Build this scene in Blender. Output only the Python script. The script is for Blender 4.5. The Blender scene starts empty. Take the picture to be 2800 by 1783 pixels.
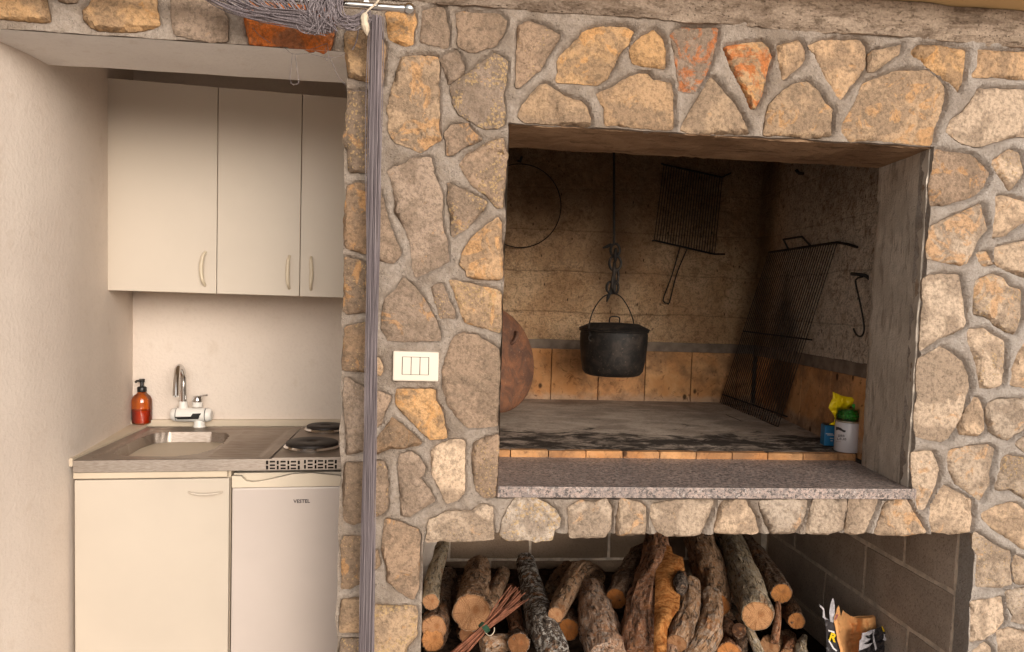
import bpy, bmesh, math, random
import numpy as np
from mathutils import Vector, Matrix, noise as mn
from mathutils.geometry import delaunay_2d_cdt

scene = bpy.context.scene
COL = scene.collection
rad = math.radians

# ------------------------------------------------------------------ camera
F, CX, CY = 2066.0, 1400.0, 952.0            # focal length and principal point, photo pixels
YAW, PITCH, ROLL = rad(6.1), rad(3.57), rad(1.86)
CAM = np.array([0.0, -2.1, 1.4])

def cam_rot():
    cy, sy = math.cos(YAW), math.sin(YAW)
    f = np.array([sy, cy, 0.0]); r = np.array([cy, -sy, 0.0]); u = np.array([0, 0, 1.0])
    cp, sp = math.cos(PITCH), math.sin(PITCH)
    f2 = cp * f - sp * u; u2 = cp * u + sp * f
    cr, sr = math.cos(ROLL), math.sin(ROLL)
    return cr * r + sr * u2, cr * u2 - sr * r, f2
CR, CU, CF = cam_rot()
cam_data = bpy.data.cameras.new('camera')
cam = bpy.data.objects.new('camera', cam_data)
COL.objects.link(cam)
cam.matrix_world = Matrix(((CR[0], CU[0], -CF[0], CAM[0]), (CR[1], CU[1], -CF[1], CAM[1]),
                           (CR[2], CU[2], -CF[2], CAM[2]), (0, 0, 0, 1)))
cam_data.sensor_width = 36.0
cam_data.lens = 36.0 * F / 2800.0
cam_data.shift_y = (CY - 891.5) / 2800.0
cam_data.clip_start = 0.02
cam_data.clip_end = 500.0
scene.camera = cam

# ------------------------------------------------------------------ sky, sun, exposure
SUN_EL, SUN_AZ = rad(15), rad(20)            # azimuth measured from -Y (behind the camera) towards -X
sun_dir = Vector((math.sin(SUN_AZ) * math.cos(SUN_EL), -math.cos(SUN_AZ) * math.cos(SUN_EL), math.sin(SUN_EL)))
world = bpy.data.worlds.new('World'); scene.world = world
world.use_nodes = True
wn = world.node_tree
wn.nodes.clear()
sky = wn.nodes.new('ShaderNodeTexSky'); sky.sky_type = 'NISHITA'; sky.sun_disc = False
sky.sun_elevation = SUN_EL
sky.sun_rotation = math.atan2(sun_dir.x, sun_dir.y)
sky.air_density = 1.0; sky.dust_density = 4.0; sky.ozone_density = 1.0
hsv = wn.nodes.new('ShaderNodeHueSaturation'); hsv.inputs['Saturation'].default_value = 0.25
bg = wn.nodes.new('ShaderNodeBackground'); bg.inputs['Strength'].default_value = 0.15
wo = wn.nodes.new('ShaderNodeOutputWorld')
wn.links.new(sky.outputs[0], hsv.inputs['Color']); wb = wn.nodes.new('ShaderNodeMix'); wb.data_type = 'RGBA'; wb.blend_type = 'MULTIPLY'; wb.inputs['Factor'].default_value = 1
wb.inputs['B'].default_value = (1.0, .955, .905, 1)          # warm white balance of the photograph
wn.links.new(hsv.outputs[0], wb.inputs['A']); wn.links.new(wb.outputs['Result'], bg.inputs['Color'])
wn.links.new(bg.outputs[0], wo.inputs['Surface'])
sun_data = bpy.data.lights.new('sun', 'SUN')
sun_data.energy = 0.5; sun_data.angle = rad(50); sun_data.color = (1.0, 0.94, 0.88)
sun = bpy.data.objects.new('sun', sun_data); COL.objects.link(sun)
sun.rotation_euler = (-sun_dir).to_track_quat('-Z', 'Y').to_euler()
vs = scene.view_settings
vs.view_transform = 'Standard'; vs.look = 'None'; vs.gamma = 1.0; vs.use_curve_mapping = False
vs.exposure = 0.42
cy = scene.cycles
cy.max_bounces = 6; cy.diffuse_bounces = 4; cy.glossy_bounces = 3; cy.transmission_bounces = 6
cy.use_adaptive_sampling = True; cy.adaptive_threshold = .02
cy.caustics_reflective = False; cy.caustics_refractive = False

# ------------------------------------------------------------------ geometry helpers
def ray(x, y):
    return CR * ((x - CX) / F) - CU * ((y - CY) / F) + CF
def onY(x, y, Y):
    d = ray(x, y); t = (Y - CAM[1]) / d[1]; return Vector(CAM + t * d)
def onZ(x, y, Z):
    d = ray(x, y); t = (Z - CAM[2]) / d[2]; return Vector(CAM + t * d)
def onX(x, y, X):
    d = ray(x, y); t = (X - CAM[0]) / d[0]; return Vector(CAM + t * d)
KS = 0.095                                    # the kitchen niche runs slightly askew to the stone wall
KX0 = -1.11
def ksh(x): return KS * (x - KX0)
def onK(x, y, Y0):                            # a point on an askew kitchen plane
    d = ray(x, y)
    t = (Y0 + KS * (CAM[0] - KX0) - CAM[1]) / (d[1] - KS * d[0])
    return Vector(CAM + t * d)

class MB:
    def __init__(s): s.v = []; s.f = []
    def add(s, vs, fs):
        o = len(s.v); s.v += [tuple(p) for p in vs]; s.f += [tuple(i + o for i in f) for f in fs]; return s
    def box(s, x0, x1, y0, y1, z0, z1):
        return s.add([(x0,y0,z0),(x1,y0,z0),(x1,y1,z0),(x0,y1,z0),(x0,y0,z1),(x1,y0,z1),(x1,y1,z1),(x0,y1,z1)],
                     [(0,3,2,1),(4,5,6,7),(0,1,5,4),(1,2,6,5),(2,3,7,6),(3,0,4,7)])
    def kbox(s, x0, x1, y0, y1, z0, z1):      # box of the askew kitchen
        a, b = ksh(x0), ksh(x1)
        return s.add([(x0,y0+a,z0),(x1,y0+b,z0),(x1,y1+b,z0),(x0,y1+a,z0),(x0,y0+a,z1),(x1,y0+b,z1),(x1,y1+b,z1),(x0,y1+a,z1)],
                     [(0,3,2,1),(4,5,6,7),(0,1,5,4),(1,2,6,5),(2,3,7,6),(3,0,4,7)])
    def tube(s, pts, r, n=6, cap=True, closed=False):
        pts = [Vector(p) for p in pts]; m = len(pts)
        rs = r if isinstance(r, (list, tuple)) else [r] * m
        vs = []; prev = None
        for i, p in enumerate(pts):
            if closed: t = pts[(i + 1) % m] - pts[i - 1]
            else: t = pts[min(i + 1, m - 1)] - pts[max(i - 1, 0)]
            if t.length < 1e-9: t = Vector((0, 0, 1))
            t.normalize()
            if prev is None:
                a = Vector((0, 0, 1)) if abs(t.z) < .9 else Vector((1, 0, 0))
                u = t.cross(a).normalized()
            else:
                u = (prev - t * prev.dot(t))
                u = u.normalized() if u.length > 1e-6 else t.orthogonal().normalized()
            prev = u; w = t.cross(u)
            for k in range(n):
                a = 2 * math.pi * k / n
                vs.append(p + (u * math.cos(a) + w * math.sin(a)) * rs[i])
        fs = []
        for i in range(m if closed else m - 1):
            j = (i + 1) % m
            for k in range(n):
                l = (k + 1) % n
                fs.append((i*n+k, i*n+l, j*n+l, j*n+k))
        if cap and not closed:
            fs.append(tuple(range(n - 1, -1, -1))); fs.append(tuple((m-1)*n + k for k in range(n)))
        return s.add(vs, fs)
    def lathe(s, prof, c=(0,0,0), n=32, sx=1, sy=1):
        vs = []; m = len(prof)
        for (r, z) in prof:
            for k in range(n):
                a = 2 * math.pi * k / n
                vs.append((c[0] + r * math.cos(a) * sx, c[1] + r * math.sin(a) * sy, c[2] + z))
        fs = []
        for i in range(m - 1):
            for k in range(n):
                l = (k + 1) % n
                fs.append((i*n+k, i*n+l, (i+1)*n+l, (i+1)*n+k))
        if prof[0][0] > 1e-5: fs.append(tuple(range(n - 1, -1, -1)))
        if prof[-1][0] > 1e-5: fs.append(tuple((m-1)*n + k for k in range(n)))
        return s.add(vs, fs)
    def prism(s, poly, y0, y1):               # polygon in XZ pushed along Y
        n = len(poly)
        vs = [(p[0], y0, p[1]) for p in poly] + [(p[0], y1, p[1]) for p in poly]
        fs = [tuple(range(n)), tuple(range(2*n-1, n-1, -1))]
        fs += [(i, i + n, (i+1) % n + n, (i+1) % n) for i in range(n)]
        return s.add(vs, fs)
    def xform(s, M):
        s.v = [tuple(M @ Vector(p)) for p in s.v]; return s
    def build(s, name, mat, parent=None, smooth=False, bevel=0, origin=None):
        me = bpy.data.meshes.new(name)
        vs = s.v
        if origin is None and vs:
            a = np.array(vs); origin = a.mean(axis=0) if parent is None and False else (0, 0, 0)
        if origin is not None and tuple(origin) != (0, 0, 0):
            vs = [(p[0]-origin[0], p[1]-origin[1], p[2]-origin[2]) for p in vs]
        me.from_pydata(vs, [], s.f); me.update()
        bm = bmesh.new(); bm.from_mesh(me)
        bmesh.ops.remove_doubles(bm, verts=bm.verts, dist=1e-6)
        bmesh.ops.recalc_face_normals(bm, faces=bm.faces)
        if bevel:
            ed = [e for e in bm.edges if len(e.link_faces) == 2 and e.calc_face_angle(0) > .6]
            bmesh.ops.bevel(bm, geom=ed, offset=bevel, segments=2, affect='EDGES', profile=.6, clamp_overlap=True)
        bm.to_mesh(me); bm.free()
        if smooth:
            for p in me.polygons: p.use_smooth = True
            try: me.set_sharp_from_angle(angle=rad(40))
            except Exception: pass
        ob = bpy.data.objects.new(name, me)
        if mat: me.materials.append(mat)
        COL.objects.link(ob)
        ob.location = origin if origin is not None else (0, 0, 0)
        if parent:
            ob.parent = parent
            ob.matrix_parent_inverse = parent.matrix_basis.inverted()
        return ob

def empty(name, loc=(0, 0, 0)):
    o = bpy.data.objects.new(name, None); o.location = loc; o.empty_display_size = .05
    COL.objects.link(o); return o
def tag(o, label=None, cat=None, group=None, kind=None):
    if label: o['label'] = label
    if cat: o['category'] = cat
    if group: o['group'] = group
    if kind: o['kind'] = kind
    return o
def catmull(P, n):
    P = [Vector(p) for p in P]
    if len(P) == 2: return [P[0].lerp(P[1], i / n) for i in range(n + 1)]
    Q = [P[0] * 2 - P[1]] + P + [P[-1] * 2 - P[-2]]
    out = []; m = len(P) - 1
    for k in range(n + 1):
        t = k / n * m; i = min(int(t), m - 1); t -= i
        a, b, c, d = Q[i], Q[i+1], Q[i+2], Q[i+3]
        out.append(.5 * ((2*b) + (c-a)*t + (2*a-5*b+4*c-d)*t*t + (3*b-a-3*c+d)*t**3))
    return out
def fbm(x, y, z, o=4):
    s = 0; a = .5
    for i in range(o):
        s += a * mn.noise((x, y, z)); x *= 2.03; y *= 2.03; z *= 2.03; a *= .5
    return s

# ------------------------------------------------------------------ material helpers
def srgb(r, g, b):
    f = lambda c: (c/255/12.92) if c/255 <= .04045 else ((c/255+.055)/1.055)**2.4
    return (f(r), f(g), f(b), 1)
class Mat:
    def __init__(s, name, rough=.8, metal=0.0, spec=.3):
        s.m = bpy.data.materials.new(name); s.m.use_nodes = True
        s.t = s.m.node_tree; s.b = s.t.nodes['Principled BSDF']
        s.b.inputs['Roughness'].default_value = rough; s.b.inputs['Metallic'].default_value = metal
        s.b.inputs['Specular IOR Level'].default_value = spec
        s.pos = s.n('ShaderNodeNewGeometry').outputs['Position']
        s._tc = None
    def n(s, t, **k):
        x = s.t.nodes.new(t)
        for a, b in k.items(): setattr(x, a, b)
        return x
    def set(s, sock, v):
        if isinstance(v, bpy.types.NodeSocket): s.t.links.new(v, sock)
        else: sock.default_value = v
    def tc(s, which='Object'):
        if s._tc is None: s._tc = s.n('ShaderNodeTexCoord')
        return s._tc.outputs[which]
    def map(s, vec, scale=(1,1,1), loc=(0,0,0), rot=(0,0,0)):
        x = s.n('ShaderNodeMapping'); s.set(x.inputs[0], vec)
        x.inputs['Scale'].default_value = scale; x.inputs['Rotation'].default_value = rot
        s.set(x.inputs['Location'], loc); return x.outputs[0]
    def noise(s, vec, scale=5, detail=4, rough=.55, dist=0):
        x = s.n('ShaderNodeTexNoise'); s.set(x.inputs['Vector'], vec)
        x.inputs['Scale'].default_value = scale; x.inputs['Detail'].default_value = detail
        x.inputs['Roughness'].default_value = rough; x.inputs['Distortion'].default_value = dist
        return x.outputs['Fac']
    def voro(s, vec, scale=5, feature='F1', rnd=1):
        x = s.n('ShaderNodeTexVoronoi', feature=feature); s.set(x.inputs['Vector'], vec)
        x.inputs['Scale'].default_value = scale; x.inputs['Randomness'].default_value = rnd
        return x.outputs['Distance']
    def ramp(s, fac, a, b, ca=0.0, cb=1.0):
        x = s.n('ShaderNodeMapRange', interpolation_type='SMOOTHSTEP'); s.set(x.inputs['Value'], fac)
        for k, v in (('From Min', a), ('From Max', b), ('To Min', ca), ('To Max', cb)): s.set(x.inputs[k], v)
        return x.outputs['Result']
    def math(s, op, a, b=0.0):
        x = s.n('ShaderNodeMath', operation=op); s.set(x.inputs[0], a); s.set(x.inputs[1], b); return x.outputs[0]
    def mix(s, fac, a, b, mode='MIX'):
        x = s.n('ShaderNodeMix', data_type='RGBA', blend_type=mode)
        s.set(x.inputs['Factor'], fac); s.set(x.inputs['A'], a); s.set(x.inputs['B'], b)
        return x.outputs['Result']
    def sep(s, vec):
        x = s.n('ShaderNodeSeparateXYZ'); s.set(x.inputs[0], vec); return x.outputs
    def attr(s, name):
        x = s.n('ShaderNodeAttribute', attribute_type='OBJECT', attribute_name=name); return x.outputs['Fac']
    def color(s, c): s.set(s.b.inputs['Base Color'], c)
    def bump(s, h, strength=.5, dist=.002, nrm=None):
        x = s.n('ShaderNodeBump'); s.set(x.inputs['Height'], h)
        x.inputs['Strength'].default_value = strength; x.inputs['Distance'].default_value = dist
        if nrm is not None: s.set(x.inputs['Normal'], nrm)
        s.set(s.b.inputs['Normal'], x.outputs[0]); return x.outputs[0]
    def rough(s, v): s.set(s.b.inputs['Roughness'], v)

def simple(name, c, rough=.6, metal=0, spec=.4, var=.06, scale=6, bump=0, bscale=60, dist=.001):
    M = Mat(name, rough, metal, spec)
    n = M.noise(M.pos, scale, 4)
    dark = tuple(x * (1 - 2*var) for x in c[:3]) + (1,); lite = tuple(min(1, x * (1 + 2*var)) for x in c[:3]) + (1,)
    M.color(M.mix(M.ramp(n, .3, .7), dark, lite))
    if bump: M.bump(M.noise(M.pos, bscale, 3), bump, dist)
    return M.m

def m_stone():
    M = Mat('split_sandstone', .9, 0, .15)
    oi = M.n('ShaderNodeObjectInfo')
    off = M.n('ShaderNodeCombineXYZ')
    M.set(off.inputs[0], M.math('MULTIPLY', oi.outputs['Random'], 37.0)); M.set(off.inputs[2], M.math('MULTIPLY', oi.outputs['Random'], 91.0))
    v = M.n('ShaderNodeVectorMath', operation='ADD'); M.set(v.inputs[0], M.tc('Object')); M.set(v.inputs[1], off.outputs[0]); v = v.outputs[0]
    base = oi.outputs['Color']
    big = M.noise(v, 9, 3, .6, .6)
    grey = M.mix(.55, base, srgb(126, 108, 92))
    c = M.mix(M.ramp(big, .44, .56), base, grey)
    warm = M.mix(.5, base, srgb(200, 146, 88))
    pt = M.noise(v, 14, 4, .65, 1.2)
    thr = M.math('SUBTRACT', .74, M.math('MULTIPLY', M.attr('patch'), .33))
    c = M.mix(M.ramp(pt, thr, M.math('ADD', thr, .08)), c, warm)
    rust = M.noise(v, 11, 4, .7, 2.2)
    thr2 = M.math('SUBTRACT', .80, M.math('MULTIPLY', M.attr('rust'), .36))
    c = M.mix(M.ramp(rust, thr2, M.math('ADD', thr2, .12), 0, .8), c, srgb(190, 108, 54))
    # lichen flecks
    vd = M.n('ShaderNodeVectorMath', operation='ADD'); M.set(vd.inputs[0], v)
    wob = M.n('ShaderNodeTexNoise'); M.set(wob.inputs['Vector'], v); wob.inputs['Scale'].default_value = 60
    sc = M.n('ShaderNodeVectorMath', operation='SCALE'); M.set(sc.inputs[0], wob.outputs['Color']); sc.inputs['Scale'].default_value = .012
    M.set(vd.inputs[1], sc.outputs[0])
    vo = M.voro(vd.outputs[0], 105)
    clump = M.ramp(M.noise(v, 12, 3), .36, .54)
    lim = M.math('MULTIPLY', M.math('MULTIPLY', M.attr('speck'), .5), clump)
    fleck = M.ramp(M.math('SUBTRACT', lim, vo), .0, .05)
    c = M.mix(M.math('MULTIPLY', fleck, .62), c, srgb(196, 164, 116))
    gr = M.noise(v, 90, 3, .7)
    c = M.mix(M.ramp(gr, .32, .58, .9, .0), c, M.mix(.5, c, (.05, .04, .03, 1)))
    fine = M.noise(v, 230, 2, .8)
    c = M.mix(M.ramp(fine, .55, .75, 0, .4), c, srgb(200, 174, 142))
    vein = M.noise(M.map(v, (1, 1, 1), rot=(0, .5, 0)), 22, 3, .6, 3.5)
    c = M.mix(M.ramp(M.math('ABSOLUTE', M.math('SUBTRACT', vein, .5)), .0, .035, .35, 0), c, M.mix(.5, c, (.06, .04, .03, 1)))
    M.color(c)
    b1 = M.noise(v, 28, 5, .62, .4)
    b2 = M.noise(v, 160, 2, .7)
    h = M.math('ADD', M.math('MULTIPLY', b1, 1.0), M.math('MULTIPLY', b2, .22))
    h = M.math('ADD', h, M.math('MULTIPLY', fleck, .06))
    M.bump(h, 1.0, .012)
    return M.m

def m_mortar():
    M = Mat('cement_mortar', .95, 0, .1)
    n1 = M.noise(M.pos, 7, 5, .7); n2 = M.noise(M.pos, 130, 3, .8); n3 = M.noise(M.pos, 34, 4, .7, .8)
    c = M.mix(M.ramp(n1, .38, .62), srgb(146, 132, 119), srgb(174, 161, 149))
    c = M.mix(M.ramp(n3, .45, .75, 0, .4), c, srgb(158, 140, 120))
    SX = M.sep(M.pos); c = M.mix(M.math('MULTIPLY', M.ramp(M.math('ADD', SX[0], M.math('MULTIPLY', n1, .8)), 1.5, 2.2), .6), c, srgb(188, 180, 173))
    c = M.mix(M.ramp(n2, .3, .7, .35, 0), c, srgb(98, 86, 75))
    pit = M.voro(M.pos, 110)
    c = M.mix(M.ramp(pit, .08, .16, .6, 0), c, srgb(70, 60, 52))
    M.color(c)
    M.bump(M.math('ADD', M.math('ADD', n2, M.math('MULTIPLY', n3, 1.6)), M.ramp(pit, .05, .2, -.5, 0)), .9, .006)
    return M.m

def m_concrete_beam():
    M = Mat('weathered_concrete', .95, 0, .1)
    st = M.map(M.pos, (2.2, 4, 7))
    n1 = M.noise(st, 3.2, 5, .68, .6); n2 = M.noise(M.map(M.pos, (14, 20, 36)), 2.4, 5, .7, .4); n3 = M.noise(M.pos, 150, 4, .7)
    X = M.sep(M.pos)
    side = M.ramp(X[0], -.2, 1.5)
    c = M.mix(M.ramp(n1, .35, .65), srgb(138, 120, 104), srgb(182, 164, 148))
    c = M.mix(M.math('MULTIPLY', M.ramp(n1, .3, .6), side), c, srgb(190, 170, 150))
    c = M.mix(M.ramp(n2, .48, .66, 0, .7), c, srgb(90, 74, 60))
    pit = M.voro(M.map(M.pos, (1, 1, 1.6)), 62)
    c = M.mix(M.ramp(pit, .10, .17, .8, 0), c, srgb(64, 54, 46))
    c = M.mix(M.ramp(n3, .3, .7, .4, 0), c, srgb(80, 68, 58))
    M.color(c)
    M.bump(M.math('ADD', M.math('ADD', M.math('MULTIPLY', n2, 1.6), M.math('MULTIPLY', n3, .5)), M.ramp(pit, .06, .2, -.7, 0)), .8, .006)
    return M.m

def m_rough_cement(name, lo, hi, dark, vert=False):
    M = Mat(name, .93, 0, .12)
    mp = M.map(M.pos, (6, 6, 1.5) if vert else (1.5, 6, 6))
    n1 = M.noise(M.pos, 6, 6, .6, .4); n2 = M.noise(mp, 6, 6, .68, .5); n3 = M.noise(M.pos, 140, 4, .7)
    c = M.mix(M.ramp(n1, .35, .65), lo, hi)
    c = M.mix(M.ramp(n2, .5, .68, 0, .75), c, dark)
    c = M.mix(M.ramp(n3, .55, .8, 0, .5), c, srgb(176, 158, 134))
    c = M.mix(M.ramp(n3, .25, .45, .5, 0), c, dark)
    M.color(c); M.bump(M.math('ADD', n3, M.math('MULTIPLY', n2, 1.5)), .8, .005)
    return M.m

def m_soot_wall():
    # smoke-stained render: soot settles in cloudy patches and gets denser up towards the flue
    M = Mat('smoked_render', .95, 0, .08)
    S = M.sep(M.pos)
    n1 = M.noise(M.pos, 4.5, 7, .62, .5); n2 = M.noise(M.pos, 24, 7, .68, .6); n3 = M.noise(M.pos, 120, 4, .7); n4 = M.noise(M.pos, 1.6, 4)
    c = M.mix(M.ramp(n1, .35, .68), srgb(206, 166, 126), srgb(230, 196, 158))
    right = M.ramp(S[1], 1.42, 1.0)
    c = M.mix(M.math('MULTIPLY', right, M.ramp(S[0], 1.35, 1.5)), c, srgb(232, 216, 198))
    c = M.mix(M.ramp(n2, .46, .70, 0, .55), c, srgb(146, 110, 78))
    up = M.ramp(S[2], 1.25, 2.1)
    q = M.math('ADD', M.math('MULTIPLY', up, .62), M.math('SUBTRACT', M.math('ADD', M.math('MULTIPLY', n4, .8), M.math('MULTIPLY', n2, .5)), .52))
    c = M.mix(M.ramp(q, .24, 1.0, 0, .8), c, srgb(104, 80, 62))
    # dense soot in the back right corner and over the grate
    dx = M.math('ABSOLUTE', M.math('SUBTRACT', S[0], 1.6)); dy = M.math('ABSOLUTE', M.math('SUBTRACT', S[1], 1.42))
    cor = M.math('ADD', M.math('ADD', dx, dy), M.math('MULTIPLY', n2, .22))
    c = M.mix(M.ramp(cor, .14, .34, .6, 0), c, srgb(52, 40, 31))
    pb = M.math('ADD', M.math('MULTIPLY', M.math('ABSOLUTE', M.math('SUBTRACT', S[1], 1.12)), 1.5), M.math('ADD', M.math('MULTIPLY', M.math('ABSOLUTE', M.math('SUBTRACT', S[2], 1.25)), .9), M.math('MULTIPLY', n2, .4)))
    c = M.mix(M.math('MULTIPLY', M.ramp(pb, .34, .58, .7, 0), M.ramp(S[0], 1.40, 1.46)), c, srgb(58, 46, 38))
    pl_ = M.math('ADD', M.math('MULTIPLY', M.math('ABSOLUTE', M.math('SUBTRACT', S[0], .86)), 2.2), M.math('ADD', M.math('MULTIPLY', M.math('ABSOLUTE', M.math('SUBTRACT', S[2], 1.62)), .8), M.math('MULTIPLY', n2, .5)))
    c = M.mix(M.ramp(pl_, .34, .66, .6, 0), c, srgb(74, 50, 34))
    bz = M.math('FRACT', M.math('ADD', M.math('MULTIPLY', S[2], 5.1), M.math('MULTIPLY', n1, .22)))
    board = M.ramp(bz, .0, .05, 1, 0)
    c = M.mix(M.math('MULTIPLY', board, .35), c, srgb(70, 52, 40))
    peel = M.noise(M.pos, 42, 4, .75, 1.4)
    c = M.mix(M.ramp(peel, .52, .60, 0, .45), c, srgb(112, 84, 62))
    c = M.mix(M.ramp(peel, .30, .40, .35, 0), c, srgb(206, 172, 136))
    chip = M.voro(M.map(M.pos, (1, 1, 1)), 24)
    c = M.mix(M.math('MULTIPLY', M.ramp(chip, .08, .15, .8, 0), M.ramp(n1, .5, .6)), c, srgb(180, 150, 116))
    c = M.mix(M.ramp(M.voro(M.map(M.pos, (1.4, 1.4, .6), (3.1, 0, 1.7)), 19), .05, .11, .85, 0), c, srgb(46, 34, 26))
    c = M.mix(M.ramp(n3, .3, .5, .5, 0), c, srgb(60, 45, 36))
    M.color(c); M.bump(M.math('ADD', M.math('ADD', n3, M.math('MULTIPLY', n2, 2.2)), M.math('SUBTRACT', M.math('MULTIPLY', peel, 2.0), board)), 1.0, .010)
    return M.m

def m_fire_tile():
    M = Mat('fireclay_tile', .85, 0, .2)
    oi = M.n('ShaderNodeObjectInfo')
    n1 = M.noise(M.pos, 9, 6, .62, .5); n2 = M.noise(M.pos, 30, 6, .7, 1.0); n3 = M.noise(M.pos, 140, 3)
    S = M.sep(M.pos)
    c = M.mix(M.ramp(n1, .35, .65), srgb(196, 142, 92), srgb(212, 164, 116))
    c = M.mix(M.math('MULTIPLY', oi.outputs['Random'], .35), c, srgb(186, 120, 70))
    ash = M.math('ADD', M.ramp(S[2], 1.02, .90), M.math('SUBTRACT', n1, .5))
    c = M.mix(M.math('MULTIPLY', M.ramp(ash, .3, .8, 0, .8), M.ramp(S[2], .902, .912)), c, srgb(184, 156, 132))
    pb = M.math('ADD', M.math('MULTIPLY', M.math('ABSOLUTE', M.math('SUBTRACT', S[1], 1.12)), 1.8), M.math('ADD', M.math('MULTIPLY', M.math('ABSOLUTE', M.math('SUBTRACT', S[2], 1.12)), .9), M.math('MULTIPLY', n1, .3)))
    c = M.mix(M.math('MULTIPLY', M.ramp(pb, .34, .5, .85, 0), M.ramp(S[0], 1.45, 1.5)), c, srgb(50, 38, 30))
    c = M.mix(M.ramp(n2, .54, .70, 0, .8), c, srgb(84, 54, 34))
    sm = M.noise(M.pos, 5, 5, .7); c = M.mix(M.ramp(sm, .40, .62, 0, .7), c, srgb(112, 86, 66))
    c = M.mix(M.ramp(M.voro(M.map(M.pos, (1, 1, .7)), 11), .07, .15, .9, 0), c, srgb(58, 40, 28))
    M.color(c); M.bump(M.math('ADD', n2, M.math('MULTIPLY', n3, .5)), .5, .003)
    return M.m

def m_hearth():
    M = Mat('ash_stained_hearth', .9, 0, .15)
    S = M.sep(M.pos)
    lng = M.map(M.pos, (2.6, 4, 1))
    n1 = M.noise(lng, 2.0, 7, .65, .6); n2 = M.noise(M.map(M.pos, (2.2, 3.4, 1)), 4, 6, .72, .6); n3 = M.noise(M.pos, 90, 4, .7)
    c = M.mix(M.ramp(n1, .35, .65), srgb(146, 131, 118), srgb(184, 168, 153))
    front = M.ramp(M.math('ABSOLUTE', M.math('SUBTRACT', S[1], .52)), .38, .05)
    q = M.math('ADD', M.math('MULTIPLY', front, .25), M.math('SUBTRACT', n2, .45))
    c = M.mix(M.ramp(q, .14, .34, 0, .92), c, srgb(36, 30, 27))
    c = M.mix(M.ramp(n1, .58, .75, 0, .6), c, srgb(86, 72, 62))
    c = M.mix(M.ramp(n3, .3, .5, .4, 0), c, srgb(50, 42, 38))
    M.color(c); M.bump(M.math('ADD', n3, n2), .5, .003)
    return M.m

def m_granite():
    M = Mat('pink_grey_granite', .45, 0, .5)
    v1 = M.noise(M.pos, 95, 3, .8); v2 = M.noise(M.map(M.pos, (1, 1, 1), (3, 3, 3)), 105, 3, .8); v3 = M.noise(M.map(M.pos, (1, 1, 1), (7, 1, 5)), 80, 3, .8)
    c = M.mix(M.ramp(v1, .40, .58), srgb(196, 172, 160), srgb(138, 126, 122))
    c = M.mix(M.ramp(v2, .52, .58), c, srgb(58, 53, 53))
    c = M.mix(M.ramp(v3, .58, .66), c, srgb(206, 196, 188))
    g = M.noise(M.pos, 10, 4)
    c = M.mix(M.ramp(g, .3, .7, .2, .5), c, srgb(112, 102, 98))
    M.color(c); M.bump(v1, .12, .0008)
    return M.m

def m_plaster(name, a, b):
    M = Mat(name, .92, 0, .15)
    n1 = M.noise(M.pos, 2.2, 4); n2 = M.noise(M.pos, 85, 4, .65); n3 = M.noise(M.pos, 14, 5, .6)
    c = M.mix(M.ramp(n1, .3, .7), a, b)
    c = M.mix(M.ramp(n3, .58, .72, 0, .18), c, srgb(190, 168, 146))
    c = M.mix(M.ramp(n2, .35, .5, .06, 0), c, srgb(150, 132, 116))
    M.color(c); M.bump(M.math('ADD', n2, M.math('MULTIPLY', n3, .7)), .6, .0035)
    return M.m

def m_bark():
    M = Mat('log_bark', .95, 0, .1)
    oi = M.n('ShaderNodeObjectInfo')
    at = M.n('ShaderNodeAttribute', attribute_name='bark_uv').outputs['Vector']
    off = M.n('ShaderNodeCombineXYZ'); M.set(off.inputs[2], M.math('MULTIPLY', oi.outputs['Random'], 57.0))
    a = M.n('ShaderNodeVectorMath', operation='ADD'); M.set(a.inputs[0], at); M.set(a.inputs[1], off.outputs[0]); v = a.outputs[0]
    fis = M.noise(M.map(v, (1, 1, .22)), 75, 4, .7, .7)          # fissures run along the log
    n1 = M.noise(v, 16, 4, .65, .6); n2 = M.noise(v, 95, 3, .75); n3 = M.noise(M.map(v, (1, 1, .5)), 9, 4, .7, .8)
    base = oi.outputs['Color']
    lite = M.mix(.45, base, srgb(206, 184, 160))
    c = M.mix(M.ramp(n2, .45, .68), base, lite)
    c = M.mix(M.ramp(fis, .38, .50, .88, 0), c, M.mix(.88, base, (.010, .007, .005, 1)))
    c = M.mix(M.ramp(n1, .56, .66, 0, .65), c, srgb(166, 112, 70))
    c = M.mix(M.ramp(n3, .56, .66, 0, .6), c, srgb(70, 50, 38))
    lic = M.math('MULTIPLY', M.attr('lichen'), M.ramp(M.noise(v, 46, 4, .75, .6), .50, .58))
    c = M.mix(lic, c, srgb(196, 190, 182))
    M.color(c); M.bump(M.math('ADD', M.math('MULTIPLY', fis, 1.6), M.math('ADD', M.math('MULTIPLY', n2, .5), M.math('MULTIPLY', n1, .6))), 1.0, .012)
    return M.m

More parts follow.
